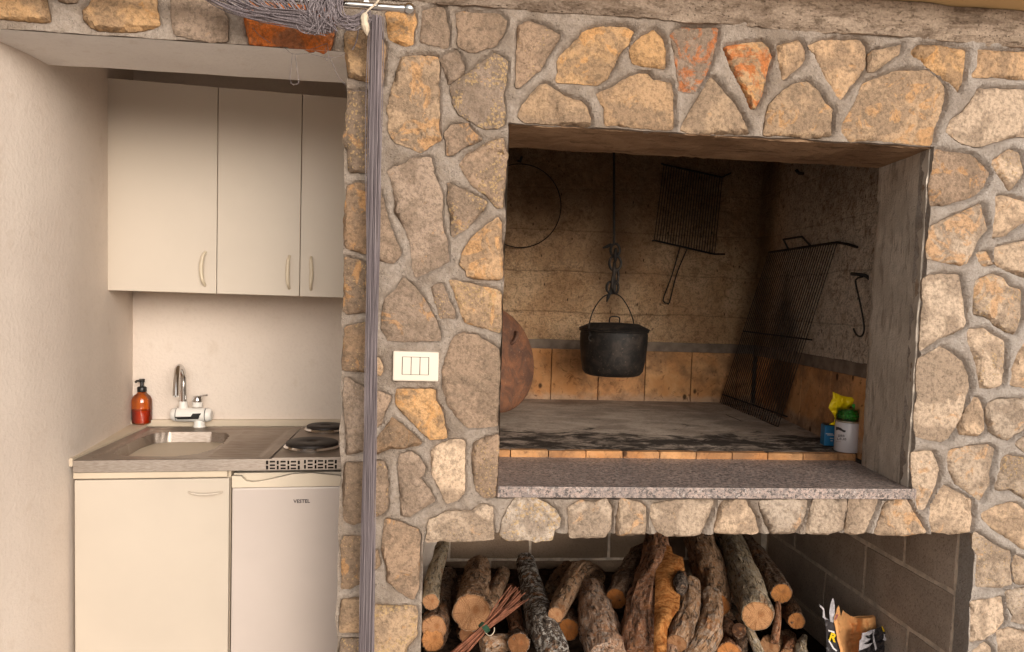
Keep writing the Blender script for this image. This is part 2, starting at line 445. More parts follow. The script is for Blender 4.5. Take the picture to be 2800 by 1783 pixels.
def m_cutwood():
    M = Mat('sawn_wood', .88, 0, .12)
    oi = M.n('ShaderNodeObjectInfo')
    at = M.n('ShaderNodeAttribute', attribute_name='cut_uv').outputs['Vector']
    v = M.tc('Object')
    w = M.n('ShaderNodeTexNoise'); M.set(w.inputs['Vector'], at); w.inputs['Scale'].default_value = 2.5
    ln = M.n('ShaderNodeVectorMath', operation='LENGTH'); M.set(ln.inputs[0], at); r = ln.outputs['Value']
    so = M.n('ShaderNodeVectorMath', operation='SUBTRACT'); M.set(so.inputs[0], at); M.set(so.inputs[1], (.22, -.16, 0)); l2 = M.n('ShaderNodeVectorMath', operation='LENGTH'); M.set(l2.inputs[0], so.outputs[0])
    rr = M.math('ADD', l2.outputs['Value'], M.math('MULTIPLY', w.outputs['Fac'], .25))
    rings = M.math('SINE', M.math('MULTIPLY', rr, 62.0))
    nz = M.n('ShaderNodeVectorMath', operation='NORMALIZE'); M.set(nz.inputs[0], at)
    crk = M.noise(nz.outputs[0], 1.5, 3, .6)
    n1 = M.noise(v, 34, 4, .65, 1.0); n2 = M.noise(v, 150, 3, .7); n0 = M.noise(at, 1.6, 3)
    base = oi.outputs['Color']
    c = M.mix(M.ramp(rings, -.6, .9, .45, 0), base, M.mix(.55, base, srgb(136, 80, 42)))
    c = M.mix(M.ramp(rr, .2, .46, .65, 0), c, srgb(142, 88, 52))
    c = M.mix(M.ramp(n0, .5, .66, 0, .5), c, srgb(156, 112, 78))
    c = M.mix(M.ramp(M.math('ABSOLUTE', M.math('SUBTRACT', crk, .5)), .0, .016, .55, 0), c, srgb(84, 52, 30))
    c = M.mix(M.ramp(n1, .56, .72, 0, .55), c, srgb(132, 82, 48))
    c = M.mix(M.ramp(r, .88, 1.0, 0, .55), c, srgb(110, 72, 44))
    c = M.mix(M.ramp(n2, .3, .5, .35, 0), c, srgb(124, 78, 44))
    M.color(c); M.bump(M.math('ADD', n1, M.math('ADD', n2, M.math('MULTIPLY', rings, .15))), .6, .004)
    return M.m

def m_rotwood():
    M = Mat('rotten_split_wood', .92, 0, .1)
    n1 = M.noise(M.map(M.pos, (1, 1, .35)), 40, 5, .7, .8); n2 = M.noise(M.pos, 150, 3, .7); n3 = M.noise(M.pos, 22, 4, .7, 1.5)
    c = M.mix(M.ramp(n1, .38, .62), srgb(176, 106, 52), srgb(222, 156, 92))
    c = M.mix(M.ramp(n3, .56, .68, 0, .8), c, srgb(124, 70, 36))
    c = M.mix(M.ramp(n2, .3, .5, .4, 0), c, srgb(120, 68, 36))
    M.color(c); M.bump(M.math('ADD', n1, M.math('ADD', n2, M.math('MULTIPLY', n3, 1.5))), 1.0, .012)
    return M.m

def m_rust():
    M = Mat('rusted_iron', .75, .25, .3)
    n1 = M.noise(M.pos, 12, 6, .65, .8); n2 = M.noise(M.pos, 45, 5, .7); n3 = M.noise(M.pos, 130, 4)
    c = M.mix(M.ramp(n1, .35, .65), srgb(92, 66, 54), srgb(136, 92, 66))
    c = M.mix(M.ramp(n2, .5, .7, 0, .7), c, srgb(96, 76, 66))
    c = M.mix(M.ramp(n3, .62, .75, 0, .6), c, srgb(172, 138, 112))
    M.color(c); M.bump(M.math('ADD', n2, n3), .5, .003)
    return M.m

def m_iron():
    M = Mat('sooty_iron', .62, .35, .4)
    n1 = M.noise(M.pos, 18, 5, .65, .5); n2 = M.noise(M.pos, 90, 4, .7)
    c = M.mix(M.ramp(n1, .4, .7), srgb(25, 22, 20), srgb(56, 48, 42))
    c = M.mix(M.ramp(n2, .60, .72, 0, .5), c, srgb(120, 100, 82))
    M.color(c); M.bump(n2, .4, .002)
    return M.m

def m_steel():
    M = Mat('brushed_steel', .36, 1.0, .5)
    st = M.map(M.pos, (2, 60, 60))
    n = M.noise(st, 8, 4, .6); g = M.noise(M.pos, 5, 4)
    c = M.mix(M.ramp(n, .3, .7), srgb(150, 138, 128), srgb(178, 167, 157))
    c = M.mix(M.ramp(g, .5, .75, 0, .3), c, srgb(150, 134, 122))
    M.color(c); M.rough(M.ramp(g, .3, .7, .40, .54)); M.bump(n, .06, .0006)
    return M.m

def m_block():
    M = Mat('concrete_block', .97, 0, .06)
    oi = M.n('ShaderNodeObjectInfo')
    n1 = M.noise(M.pos, 5, 5, .6); n2 = M.noise(M.pos, 120, 5, .75); n3 = M.noise(M.pos, 26, 4)
    c = M.mix(M.ramp(n1, .35, .65), srgb(180, 162, 146), srgb(204, 186, 170))
    c = M.mix(M.math('MULTIPLY', oi.outputs['Random'], .4), c, srgb(160, 141, 125))
    c = M.mix(M.ramp(n2, .32, .5, .55, 0), c, srgb(84, 70, 60))
    c = M.mix(M.ramp(n2, .62, .74, 0, .4), c, srgb(190, 172, 154))
    c = M.mix(M.attr('brown'), c, srgb(126, 103, 82))
    M.color(c); M.bump(M.math('ADD', n2, M.math('MULTIPLY', n3, .5)), .9, .005)
    return M.m

def m_string():
    M = Mat('grey_string', .7, 0, .3)
    n = M.noise(M.map(M.pos, (700, 700, 3)), 1, 3, .6); g = M.noise(M.pos, 8, 3)
    c = M.mix(M.ramp(n, .35, .65), srgb(92, 84, 87), srgb(156, 145, 147))
    c = M.mix(M.ramp(g, .4, .7, 0, .3), c, srgb(132, 120, 124))
    M.color(c); return M.m

MT = dict(stone=m_stone(), mortar=m_mortar(), beam=m_concrete_beam(),
    lintel=m_rough_cement('smoked_cement_lintel', srgb(136, 108, 84), srgb(170, 140, 112), srgb(90, 70, 53)),
    jamb=m_rough_cement('rough_cement_jamb', srgb(194, 182, 168), srgb(218, 206, 192), srgb(150, 136, 122), True),
    soot=m_soot_wall(), tile=m_fire_tile(), hearth=m_hearth(), granite=m_granite(),
    plaster=m_plaster('white_wall_plaster', srgb(216, 202, 190), srgb(224, 211, 199)),
    soffit=m_plaster('white_soffit_plaster', srgb(234, 229, 225), srgb(242, 238, 234)),
    bark=m_bark(), cut=m_cutwood(), rot=m_rotwood(), rust=m_rust(), iron=m_iron(), steel=m_steel(), block=m_block(), string=m_string(),
    cab=simple('cream_laminate', srgb(195, 183, 168), .42, 0, .45, .022, 2.2),
    cabedge=simple('cream_laminate_edge', srgb(202, 186, 164), .5, 0, .4, .02),
    handle=simple('cream_plastic_handle', srgb(206, 192, 168), .4, 0, .5, .02),
    fridge=simple('white_fridge_enamel', srgb(195, 183, 175), .35, 0, .5, .02, 2.5),
    fridgetrim=simple('yellowed_plastic', srgb(210, 196, 176), .45, 0, .4, .02),
    band=simple('grey_cement_band', srgb(122, 108, 96), .95, 0, .1, .12, 20, .6, 120, .003),
    blockmortar=simple('block_joint_mortar', srgb(214, 198, 180), .97, 0, .08, .10, 30, .7, 120, .004),
    chrome=simple('chrome', srgb(214, 212, 210), .10, 1, .5, .01),
    whiteplastic=simple('white_plastic', srgb(232, 228, 222), .35, 0, .5, .01),
    ivory=simple('ivory_plastic', srgb(226, 214, 198), .38, 0, .5, .01),
    blackplastic=simple('black_plastic', srgb(26, 25, 25), .35, 0, .5, .05),
    hotplate=simple('cast_iron_hotplate', srgb(40, 33, 30), .5, .3, .5, .08, 20),
    dark=simple('dark_gap', srgb(24, 20, 18), .9, 0, .1, .05),
    ceiling=simple('tan_ceiling_board', srgb(208, 176, 128), .7, 0, .3, .04, 3),
    ground=simple('terrace_paving', srgb(206, 192, 180), .9, 0, .2, .08, 2, .3, 60, .003),
    yellow=simple('yellow_plastic_bag', srgb(236, 208, 16), .4, 0, .5, .03),
    green=simple('green_plastic', srgb(40, 150, 34), .4, 0, .5, .08),
    blue=simple('blue_tin_paint', srgb(44, 120, 168), .4, 0, .5, .05),
    tinwhite=simple('white_tin_label', srgb(202, 196, 198), .35, .1, .5, .03),
    tinrim=simple('tin_rim', srgb(200, 188, 170), .3, .8, .5, .03),
    print=simple('dark_print', srgb(66, 58, 60), .6, 0, .3, .02),
    redprint=simple('red_print', srgb(150, 90, 84), .6, 0, .3, .02),
    whiteprint=simple('white_print', srgb(214, 210, 210), .6, 0, .3, .02),
    yellowprint=simple('yellow_print', srgb(232, 196, 20), .5, 0, .3, .02),
    foil=simple('dark_sack_film', srgb(58, 54, 56), .38, 0, .5, .15, 30),
    torn=simple('torn_sack_edge', srgb(184, 180, 184), .6, 0, .3, .15, 60),
    kraft=simple('brown_kraft_paper', srgb(222, 164, 108), .8, 0, .2, .08, 14, .3, 60, .002),
    twig=simple('red_brown_twig', srgb(126, 80, 60), .7, 0, .2, .2, 40, .5, 120, .002),
    tie=simple('green_wire_tie', srgb(46, 78, 58), .5, 0, .4, .05),
    cork=simple('pale_tassel_string', srgb(206, 190, 168), .8, 0, .2, .08, 60),
    ash=simple('ash_and_bark_litter', srgb(52, 40, 32), .98, 0, .05, .3, 40, .8, 90, .006))
def glass(name, c, refl=.08, rough=.04):
    M = Mat(name)
    tr_ = M.n('ShaderNodeBsdfTransparent'); tr_.inputs['Color'].default_value = c
    gl = M.n('ShaderNodeBsdfGlossy'); gl.inputs['Roughness'].default_value = rough; gl.inputs['Color'].default_value = (1, 1, 1, 1)
    lw = M.n('ShaderNodeLayerWeight'); lw.inputs['Blend'].default_value = .35
    mx = M.n('ShaderNodeMixShader'); M.set(mx.inputs[0], M.ramp(lw.outputs['Fresnel'], .0, 1.0, refl, .9))
    M.t.links.new(tr_.outputs[0], mx.inputs[1]); M.t.links.new(gl.outputs[0], mx.inputs[2])
    out = [n for n in M.t.nodes if n.type == 'OUTPUT_MATERIAL'][0]
    M.t.links.new(mx.outputs[0], out.inputs['Surface'])
    return M.m
MT['amber'] = glass('amber_glass', (.84, .40, .12, 1))
MT['jar'] = glass('clear_jar_glass', (.90, .94, .90, 1), .06)
MT['soap'] = simple('amber_liquid_soap', srgb(200, 96, 26), .3, 0, .4, .05)

# ================================================================== SETTING
ground = MB().add([(-60,-60,0),(60,-60,0),(60,60,0),(-60,60,0)], [(0,1,2,3)]).build('ground', MT['ground'])
tag(ground, 'pale terrace paving in front of the wall', 'ground', kind='structure')
porch = MB().box(-1.78, 2.96, -.16, .06, 2.279, 2.36).build('porch_ceiling', MT['ceiling'])
tag(porch, 'tan boarded porch ceiling above the concrete beam', 'ceiling', kind='structure')

# ------------------------------------------------------------------ rubble wall: traced stones
ORG = {'A': (900,0,3.0667), 'B': (1350,0,3.0667), 'C': (1900,0,3.0667), 'D': (2200,0,3.0667), 'E': (900,400,3.0667),
       'F': (900,850,3.0667), 'G': (900,1283,3.0667), 'N': (2300,400,3.0667), 'M': (2300,850,3.0667), 'L': (2300,1283,3.0667),
       'H': (1130,1330,3.3833), 'I': (1600,1330,3.3833), 'P': (0,0,2.408), 'Z': (0,0,1.0)}
TONE = {'g': (164,141,121), 't': (190,159,127), 'o': (196,158,116), 'b': (142,119,98), 'p': (206,180,154), 'O': (226,124,54), 'l': (186,167,148)}
# crop, tone, ochre patches, rust, lichen flecks, outline
ST = [
('A','o',.5,.0,.0,'140,265 330,265 340,500 330,680 240,660 165,640 160,590 140,450'),
('A','b',.5,.1,.7,'165,770 320,770 330,1440 175,1440 160,1250 125,1200 120,1130 150,1020 140,960 160,900'),
('A','t',.4,.0,.2,'345,300 420,300 468,400 452,600 440,720 350,740'),
('A','o',.9,.1,.0,'478,105 715,105 725,190 700,270 695,370 650,385 505,325 490,200'),
('A','g',.2,.0,.2,'790,95 930,60 965,75 985,200 1000,290 1000,390 960,395 765,345 785,200'),
('A','g',.3,.2,.2,'1065,110 1150,105 1430,130 1490,180 1470,260 1400,380 1180,440 1080,375 1085,250'),
('B','g',.3,.1,.5,'205,220 290,185 400,220 545,290 540,340 440,480 400,570 190,745 200,500'),
('A','t',.7,.0,.1,'610,485 740,475 905,480 920,540 910,700 920,800 915,950 915,1100 935,1170 840,1225 770,1270 690,1240 540,1180 495,1070 510,1000 490,930 520,790 560,650'),
('A','g',.3,.0,.1,'930,490 1070,425 1100,490 1130,560 1130,620 1000,705 970,590'),
('A','g',.3,.0,1.0,'1385,450 1490,510 1480,700 1450,800 1470,950 1465,1040 1420,1070 1300,1075 1220,1030 1090,950 1050,880 1030,790 1020,720 1100,670 1240,560 1330,490'),
('A','g',.5,.1,.2,'1030,1050 1160,1045 1200,1100 1270,1170 1240,1190 1140,1220 1040,1290 990,1300 985,1200 970,1120'),
('E','g',.3,.0,.8,'1400,-55 1455,-62 1470,0 1495,70 1480,180 1465,330 1450,515 1410,512 1330,410 1210,330 1130,220 1100,150 1160,70 1280,5'),
('E','g',.3,.0,.0,'490,205 660,140 680,105 855,98 870,220 940,390 945,480 935,560 950,700 985,820 1000,960 900,1010 730,1098 705,1010 690,830 650,710 560,560 550,400 520,260'),
('E','g',.5,.0,.9,'1000,305 1160,385 1320,470 1290,530 1150,680 1030,760 1025,560 1000,450'),
('E','t',.7,.0,.0,'1410,600 1435,640 1440,800 1450,930 1445,1115 1290,1110 1155,1085 1150,1040 1095,990 1120,890 1200,770 1330,660'),
('E','t',.6,.0,.8,'1010,1125 1240,1170 1440,1225 1440,1400 1435,1560 1330,1530 1150,1480 1110,1400 1070,1270 1045,1190'),
('E','g',.3,.0,.6,'865,1180 940,1150 960,1190 985,1240 1010,1310 1050,1390 1045,1440 930,1435 910,1340 880,1270'),
('E','g',.6,.1,.0,'625,1105 690,1160 760,1240 830,1350 900,1480 930,1610 930,1625 500,1630 445,1530 450,1400 470,1280 560,1210'),
('E','g',.4,.0,.1,'425,380 470,540 510,680 560,800 600,890 580,930 535,980 410,950 345,940 340,390'),
('E','b',.6,.1,.1,'160,340 210,315 320,320 328,500 318,895 270,890 140,850 125,700 135,500 150,420'),
('E','b',.6,.0,.8,'135,930 310,985 310,1390 150,1400 120,1370 130,1200 130,1050'),
('F','b',.3,.0,.6,'140,140 310,105 320,510 120,495 115,400 130,250'),
('F','t',.5,.1,.1,'370,398 415,395 445,500 430,540 370,530'),
('F','g',.3,.1,.3,'140,555 200,600 310,650 305,1165 150,1200 150,1000 130,800 120,700'),
('F','g',.3,.1,.1,'400,680 520,720 480,800 430,940 400,970 340,960 340,690'),
('F','b',.5,.4,.3,'530,900 610,960 700,1040 775,1110 640,1150 500,1150 395,1195 335,1190 340,1120 400,1080 480,980'),
('F','o',.7,.0,.0,'570,665 720,662 885,665 890,760 940,830 960,920 980,1055 920,1065 850,1075 750,980 650,880 570,790 565,720'),
('F','g',.15,.0,.0,'1120,190 1230,210 1330,270 1425,330 1425,600 1410,960 1330,970 1160,975 1080,890 1000,790 960,640 950,500 1000,350 1050,220'),
('F','g',.2,.0,.0,'590,1215 690,1185 760,1240 805,1330 760,1403 830,1498 885,1588 800,1638 670,1718 610,1713 600,1528 585,1350'),
('F','p',.3,.0,.0,'860,1175 940,1120 1050,1085 1135,1090 1130,1250 1130,1528 1050,1593 985,1613 940,1498 870,1378 870,1260'),
('F','g',.3,.0,.6,'1215,1115 1310,1070 1420,1045 1415,1220 1400,1450 1400,1560 1300,1560 1235,1500 1215,1350 1205,1200'),
('F','g',.3,.0,.8,'395,1265 450,1270 480,1350 490,1500 485,1650 440,1700 390,1720 330,1720 330,1265'),
('G','b',.3,.1,.4,'130,-45 295,-45 290,440 200,465 125,420 120,200'),
('G','b',.6,.1,.5,'130,570 290,570 285,940 170,1000 105,1000 110,800 105,640'),
('G','t',.3,.0,.1,'115,1095 275,1095 272,1360 90,1360 90,1250'),
('G','b',.4,.0,.7,'110,1430 270,1430 270,1800 80,1800 90,1500'),
('G','g',.5,.1,.0,'475,425 580,445 740,510 760,560 750,800 745,1000 705,1085 690,1085 600,1030 490,940 490,850 450,700 450,600 465,500'),
('G','t',.4,.0,1.0,'390,1150 560,1150 735,1150 730,1400 640,1500 600,1800 410,1800 345,1400 345,1150'),
('G','t',.4,.0,.2,'335,690 400,690 420,800 390,830 335,830'),
('G','l',.3,.0,.4,'840,430 900,410 960,365 1190,360 1240,320 1290,300 1370,325 1365,450 1380,580 1250,590 1000,600 960,590 815,610'),
('H','l',.3,.0,1.0,'960,95 1100,95 1200,150 1310,220 1360,300 1350,370 1300,400 1285,490 1180,495 1130,515 1100,490 860,495 810,450 830,320 890,190'),
('H','l',.4,.3,.0,'1430,205 1550,130 1600,150 1700,150 1780,110 1830,200 1825,380 1770,465 1450,470 1440,400 1450,290'),
('I','p',.5,.0,.0,'335,115 420,130 500,155 550,200 555,440 400,450 290,445 300,280'),
('I','l',.3,.1,.2,'615,170 790,145 1000,130 1185,125 1150,250 1070,430 1000,460 740,455 660,400 620,300'),
('I','p',.5,.4,.0,'1265,145 1475,125 1510,190 1560,280 1600,430 1400,440 1200,425 1230,270'),
('Z','l',.4,.0,.1,'2076,1370 2141,1368 2205,1368 2202,1400 2190,1425 2170,1455 2110,1457 2095,1430 2083,1400'),
('Z','l',.2,.0,.0,'2225,1365 2311,1362 2308,1400 2302,1445 2260,1460 2205,1458 2210,1420'),
('L','l',.2,.0,.0,'68,240 305,240 270,350 190,530 90,545 36,525 54,380'),
('L','p',.7,.0,.1,'360,290 490,240 540,250 590,350 650,440 700,525 560,550 280,540 320,430'),
('M','p',.5,.2,.0,'590,1190 755,1178 785,1250 815,1345 770,1498 690,1660 645,1660 630,1570 600,1430 590,1300'),
('L','p',.4,.1,.0,'860,140 960,190 1085,260 1090,400 1080,520 940,540 770,525 740,420 750,320 800,230'),
('M','p',.3,.0,.0,'650,400 720,370 830,305 900,340 1010,430 1060,540 1065,640 1000,900 900,1060 850,1095 740,1080 625,1050 620,900 640,700 640,500'),
('N','p',.3,.1,.0,'690,1120 740,1080 980,1085 1000,1250 1020,1350 1030,1510 930,1570 810,1610 690,1690 655,1710 670,1500 690,1300 680,1200'),
('N','p',.8,.3,.0,'740,690 860,620 1000,560 1160,490 1190,600 1220,700 1150,770 1110,870 1050,980 1000,995 850,965 730,940 720,850'),
('N','g',.6,.1,.0,'785,30 900,50 1080,75 1150,130 1240,230 1190,340 1100,420 900,480 750,500 740,350 770,200'),
('N','p',.6,.0,.6,'1260,140 1400,30 1480,60 1520,210 1470,300 1410,365 1340,260'),
('N','p',.5,.1,.1,'1300,430 1360,420 1533,470 1640,500 1640,580 1533,640 1450,680 1380,740 1270,770 1290,600 1300,490'),
('N','p',.4,.1,.0,'1290,850 1533,800 1650,780 1650,1100 1533,1090 1420,1050 1310,1000 1285,920'),
('N','p',.8,.3,.0,'1140,900 1215,880 1240,940 1270,990 1190,1000 1150,950'),
('N','l',.7,.1,.7,'1120,1140 1260,1070 1350,1110 1400,1180 1500,1210 1490,1450 1445,1570 1370,1550 1250,1460 1200,1420 1110,1400'),
('M','p',.4,.0,.7,'1070,160 1190,155 1260,200 1365,260 1360,400 1345,620 1240,645 1170,640 1150,560 1130,440 1060,240'),
('M','p',.4,.0,.2,'1533,280 1480,360 1440,480 1420,620 1533,640 1640,640 1640,250'),
('M','p',.3,.0,.0,'1110,730 1150,740 1190,850 1190,1000 1140,1045 990,1030 990,940 1050,830'),
('M','l',.3,.1,.0,'1215,790 1300,745 1533,745 1640,750 1640,900 1533,980 1440,1040 1390,1075 1330,1065 1240,1010 1220,900'),
('M','p',.5,.1,.4,'900,1180 1060,1140 1220,1125 1275,1160 1260,1250 1230,1350 1240,1450 1210,1500 1150,1583 1080,1530 960,1440 905,1340 890,1240'),
('M','l',.4,.1,.8,'1350,1230 1400,1215 1520,1240 1640,1260 1640,1590 1533,1570 1420,1500 1300,1500 1290,1460 1330,1340'),
('M','l',.3,.0,.2,'1460,1110 1533,1060 1640,1030 1640,1190 1533,1180'),
('L','p',.3,.1,.4,'1180,370 1280,320 1430,280 1500,320 1533,350 1640,400 1640,700 1533,670 1420,590 1280,500 1200,430'),
('L','l',.3,.0,.6,'1110,530 1170,560 1280,640 1400,690 1415,720 1405,800 1425,960 1340,985 1130,980 1140,700 1100,650'),
('L','l',.3,.0,.5,'1450,720 1533,760 1640,800 1640,960 1462,960 1440,830'),
('L','p',.6,.1,.3,'1090,1110 1200,1100 1330,1070 1350,1180 1350,1280 1290,1350 1190,1420 1080,1440 1090,1250'),
('L','l',.4,.0,.5,'1370,1020 1533,1005 1640,1010 1640,1310 1533,1290 1420,1270 1440,1220 1380,1100'),
('L','p',.3,.0,.0,'1310,1360 1400,1330 1533,1370 1640,1400 1640,1800 1320,1800'),
('L','p',.4,.0,.1,'1090,1533 1200,1450 1240,1500 1260,1600 1250,1800 1080,1800'),
('B','o',.6,.0,.0,'745,275 850,235 1110,235 1165,270 1140,340 1050,450 1000,560 950,650 870,710 700,695 525,680 545,600 535,520 560,470 640,400 720,310'),
('B','o',.3,.0,.0,'1330,255 1410,330 1435,420 1430,570 1300,555 1170,530 1140,430 1150,390 1250,310'),
('B','g',.4,.9,.2,'1550,240 1700,240 1882,240 1870,330 1840,450 1790,600 1700,760 1640,770 1560,755 1550,640 1520,430 1485,290'),
('B','t',.3,.0,.1,'395,715 440,715 530,770 600,820 720,850 770,900 810,1000 800,1055 700,1045 400,1030 260,1020 205,970 240,890 320,790'),
('B','t',.4,.0,.0,'870,785 980,745 1120,660 1220,625 1290,630 1330,680 1490,705 1500,850 1500,1080 1350,1080 1150,1060 1000,1040 940,1050 930,900 890,850'),
('C','t',.3,.0,.1,'135,655 230,760 340,890 440,1080 440,1120 200,1115 -60,1110 -115,1085 -50,960 50,800'),
('C','o',.8,.9,.0,'245,400 350,380 560,355 610,400 640,480 610,560 580,700 560,800 500,910 470,900 400,720 330,620 280,500'),
('C','t',.2,.0,.0,'690,390 870,345 910,420 920,500 820,600 740,660 720,540'),
('C','t',.5,.2,.0,'950,385 1080,345 1370,345 1420,400 1425,560 1370,640 1300,720 1220,830 1190,790 1100,650 1050,540 1020,460'),
('C','t',.5,.0,.2,'620,890 700,800 830,710 930,690 1020,760 1080,870 1150,930 1130,1000 1130,1140 930,1155 750,1130 580,1125 600,1000'),
('D','t',.6,.1,.0,'500,700 640,650 780,600 1030,600 1100,650 1170,730 1160,850 1120,1000 1080,1080 1065,1215 800,1190 550,1170 380,1180 320,1100 320,1050 400,920'),
('D','t',.4,.2,.0,'540,440 700,410 800,380 780,460 680,520 600,590 530,600'),
('D','o',.5,.0,.0,'890,450 950,385 1100,385 1350,430 1335,550 1320,680 1280,760 1180,660 1050,570 960,490'),
('D','t',.4,.1,.0,'1455,420 1700,440 1840,445 1960,450 1960,670 1840,665 1600,640 1400,640 1450,580'),
('D','l',.3,.2,.0,'1450,755 1600,750 1700,760 1840,760 1960,760 1960,1150 1840,1140 1700,1150 1560,1200 1440,1230 1300,1190 1190,1110 1220,1010 1320,950 1400,850'),
('P','o',.3,.1,.1,'-60,-60 295,-40 310,60 320,145 150,130 -60,110'),
('P','o',.5,.1,.1,'640,-80 1020,-80 1030,70 1050,160 1000,185 880,205 700,200 600,180 560,130 550,70 600,40'),
('P','g',.3,.1,.0,'1130,-60 1400,-60 1460,60 1500,130 1490,270 1400,275 1150,225 1130,100'),
('P','O',.3,.4,.0,'1615,95 1640,0 2200,60 2200,200 2170,330 2050,330 1820,300 1650,290 1625,200'),
('P','g',.2,.0,.0,'380,-70 500,-70 500,8 440,14 390,-5'),
]
def stone_poly(s):
    if s[0] == 'W': return s[5]
    ox, oy, sc = ORG[s[0]]
    out = []
    for t in s[5].split():
        a, b = t.split(','); p = onY(ox + float(a)/sc, oy + float(b)/sc, 0.0); out.append((p.x, p.z))
    return out
def resample(poly, step, seed, amp):
    n = len(poly); pts = []
    # round the corners a little (one Chaikin pass), then walk the outline
    q = []
    for i in range(n):
        a, b = Vector(poly[i]), Vector(poly[(i+1) % n])
        q += [a.lerp(b, .07), a.lerp(b, .93)]
    n = len(q)
    for i in range(n):
        a, b = q[i], q[(i+1) % n]; k = max(1, int(round((b-a).length / step)))
        for j in range(k):
            p = a.lerp(b, j / k)
            d = Vector((fbm(p.x*60, p.y*60, seed*3.1, 3), fbm(p.x*60, p.y*60, seed*3.1+50, 3)))
            pts.append((p + d * amp))
    # the traced outline follows the shaded rim: let the stone run a few millimetres under it
    ar = sum(pts[i].x * pts[(i+1) % len(pts)].y - pts[(i+1) % len(pts)].x * pts[i].y for i in range(len(pts)))
    sg = 1 if ar > 0 else -1; out = []
    for i, p in enumerate(pts):
        t = pts[(i+2) % len(pts)] - pts[i-2]
        t = t.normalized() if t.length > 1e-6 else Vector((1, 0))
        out.append(p + Vector((t.y, -t.x)) * sg * .0032)
    return out
def sdist(P, poly):
    """signed distance, positive outside, points P (n,2)"""
    A = np.array([(p[0], p[1]) for p in poly]); B = np.roll(A, -1, axis=0)
    d2 = np.full(len(P), 1e9); ins = np.zeros(len(P), bool)
    for a, b in zip(A, B):
        e = b - a; L = max((e**2).sum(), 1e-12)
        t = np.clip(((P - a) @ e) / L, 0, 1); q = P - (a + t[:, None] * e)
        d2 = np.minimum(d2, (q**2).sum(axis=1))
        c = ((a[1] > P[:, 1]) != (b[1] > P[:, 1]))
        with np.errstate(divide='ignore', invalid='ignore'):
            xi = a[0] + (P[:, 1] - a[1]) / (b[1] - a[1]) * e[0]
        ins ^= c & (P[:, 0] < xi)
    d = np.sqrt(d2); return np.where(ins, -d, d)

stone_wall = empty('stone_wall', (.7, 0, 0))
tag(stone_wall, 'rubble stone wall of tan and grey split stones set in thick cement joints', 'wall')
OUT = []                                      # outlines for the mortar field
def build_stone(s, seed):
    poly = resample(stone_poly(s), .008, seed, .0055)
    OUT.append(poly)
    c = sum((Vector(p) for p in poly), Vector((0, 0))) / len(poly)
    xs = [p[0] for p in poly]; zs = [p[1] for p in poly]
    rnd = random.Random(seed)
    st = .0095; pts = []
    x = min(xs)
    while x < max(xs):
        z = min(zs)
        while z < max(zs):
            pts.append((x + rnd.uniform(-.003, .003), z + rnd.uniform(-.003, .003))); z += st
        x += st
    if pts:
        P = np.array(pts); d = sdist(P, poly); pts = [tuple(p) for p, k in zip(pts, d) if k < -.0045]
    n = len(poly)
    vin = [Vector(p) for p in poly] + [Vector(p) for p in pts]
    res = delaunay_2d_cdt(vin, [(i, (i+1) % n) for i in range(n)], [list(range(n))], 1, 1e-6)
    V, Fc = res[0], res[2]
    P = np.array([(v.x, v.y) for v in V]); d = -sdist(P, poly)
    hs = rnd.uniform(.0, .005); tx, tz = rnd.uniform(-.03, .03), rnd.uniform(-.03, .03)
    lay = rnd.uniform(0, 6.28); step = rnd.choice([.003, .006, .0, .008, .005])
    rg = max(zs) - min(zs)
    pl = [(rnd.uniform(-.08, .08), rnd.uniform(-.08, .08), rnd.uniform(.0, .004)) for _ in range(4)]
    vs = []
    for (x, z), k in zip(P, d):
        if k < 1e-5: h = hs - .003
        else:
            wx, wz = x + .006 * mn.noise((x * 30, z * 30, seed)), z + .006 * mn.noise((x * 30, z * 30, seed + 9))
            h = hs + .003 + min(a * (wx - c.x) + b * (wz - c.y) + o for a, b, o in pl)
            h += .007 * fbm(x * 12, z * 12, seed * 1.7, 4) + .0025 * abs(mn.noise((x * 55, z * 55, seed)))
            h = max(h, hs - .006)
            q = fbm(x * 7 + 31, z * 7, seed * 2.3, 3) + .8 * ((x - c.x) * math.cos(lay) + (z - c.y) * math.sin(lay)) / max(rg, .05)
            h += step * (1 / (1 + math.exp(-max(-8, min(8, (q - .05) * 110)))))
            e = 1 - math.exp(-k / .0032); h = (hs - .002) * (1 - e) + h * e
        vs.append((x, -h, z))
    # skirt
    cnt = {}
    for f in Fc:
        for i in range(len(f)):
            e = (f[i], f[(i+1) % len(f)]); key = (min(e), max(e)); cnt.setdefault(key, []).append(e)
    fs = [tuple(f) for f in Fc]; back = {}
    for key, l in cnt.items():
        if len(l) == 1:
            a, b = l[0]
            for i in (a, b):
                if i not in back: back[i] = len(vs); vs.append((P[i][0], .03, P[i][1]))
            fs.append((b, a, back[a], back[b]))
    m = MB(); m.v = vs; m.f = fs
    ob = m.build('stone', MT['stone'], stone_wall, smooth=True, origin=(c.x, 0, c.y))
    t = TONE[s[1]]; j = rnd.uniform(.94, 1.06); wm = rnd.uniform(-4, 4)
    cc = srgb(min(255, t[0]*j + wm), t[1]*j, t[2]*j - wm)
    ob.color = cc
    ob['patch'] = float(s[2]); ob['rust'] = float(s[3]); ob['speck'] = float(s[4])
    return ob
for i, s in enumerate(ST): build_stone(s, i + 1)
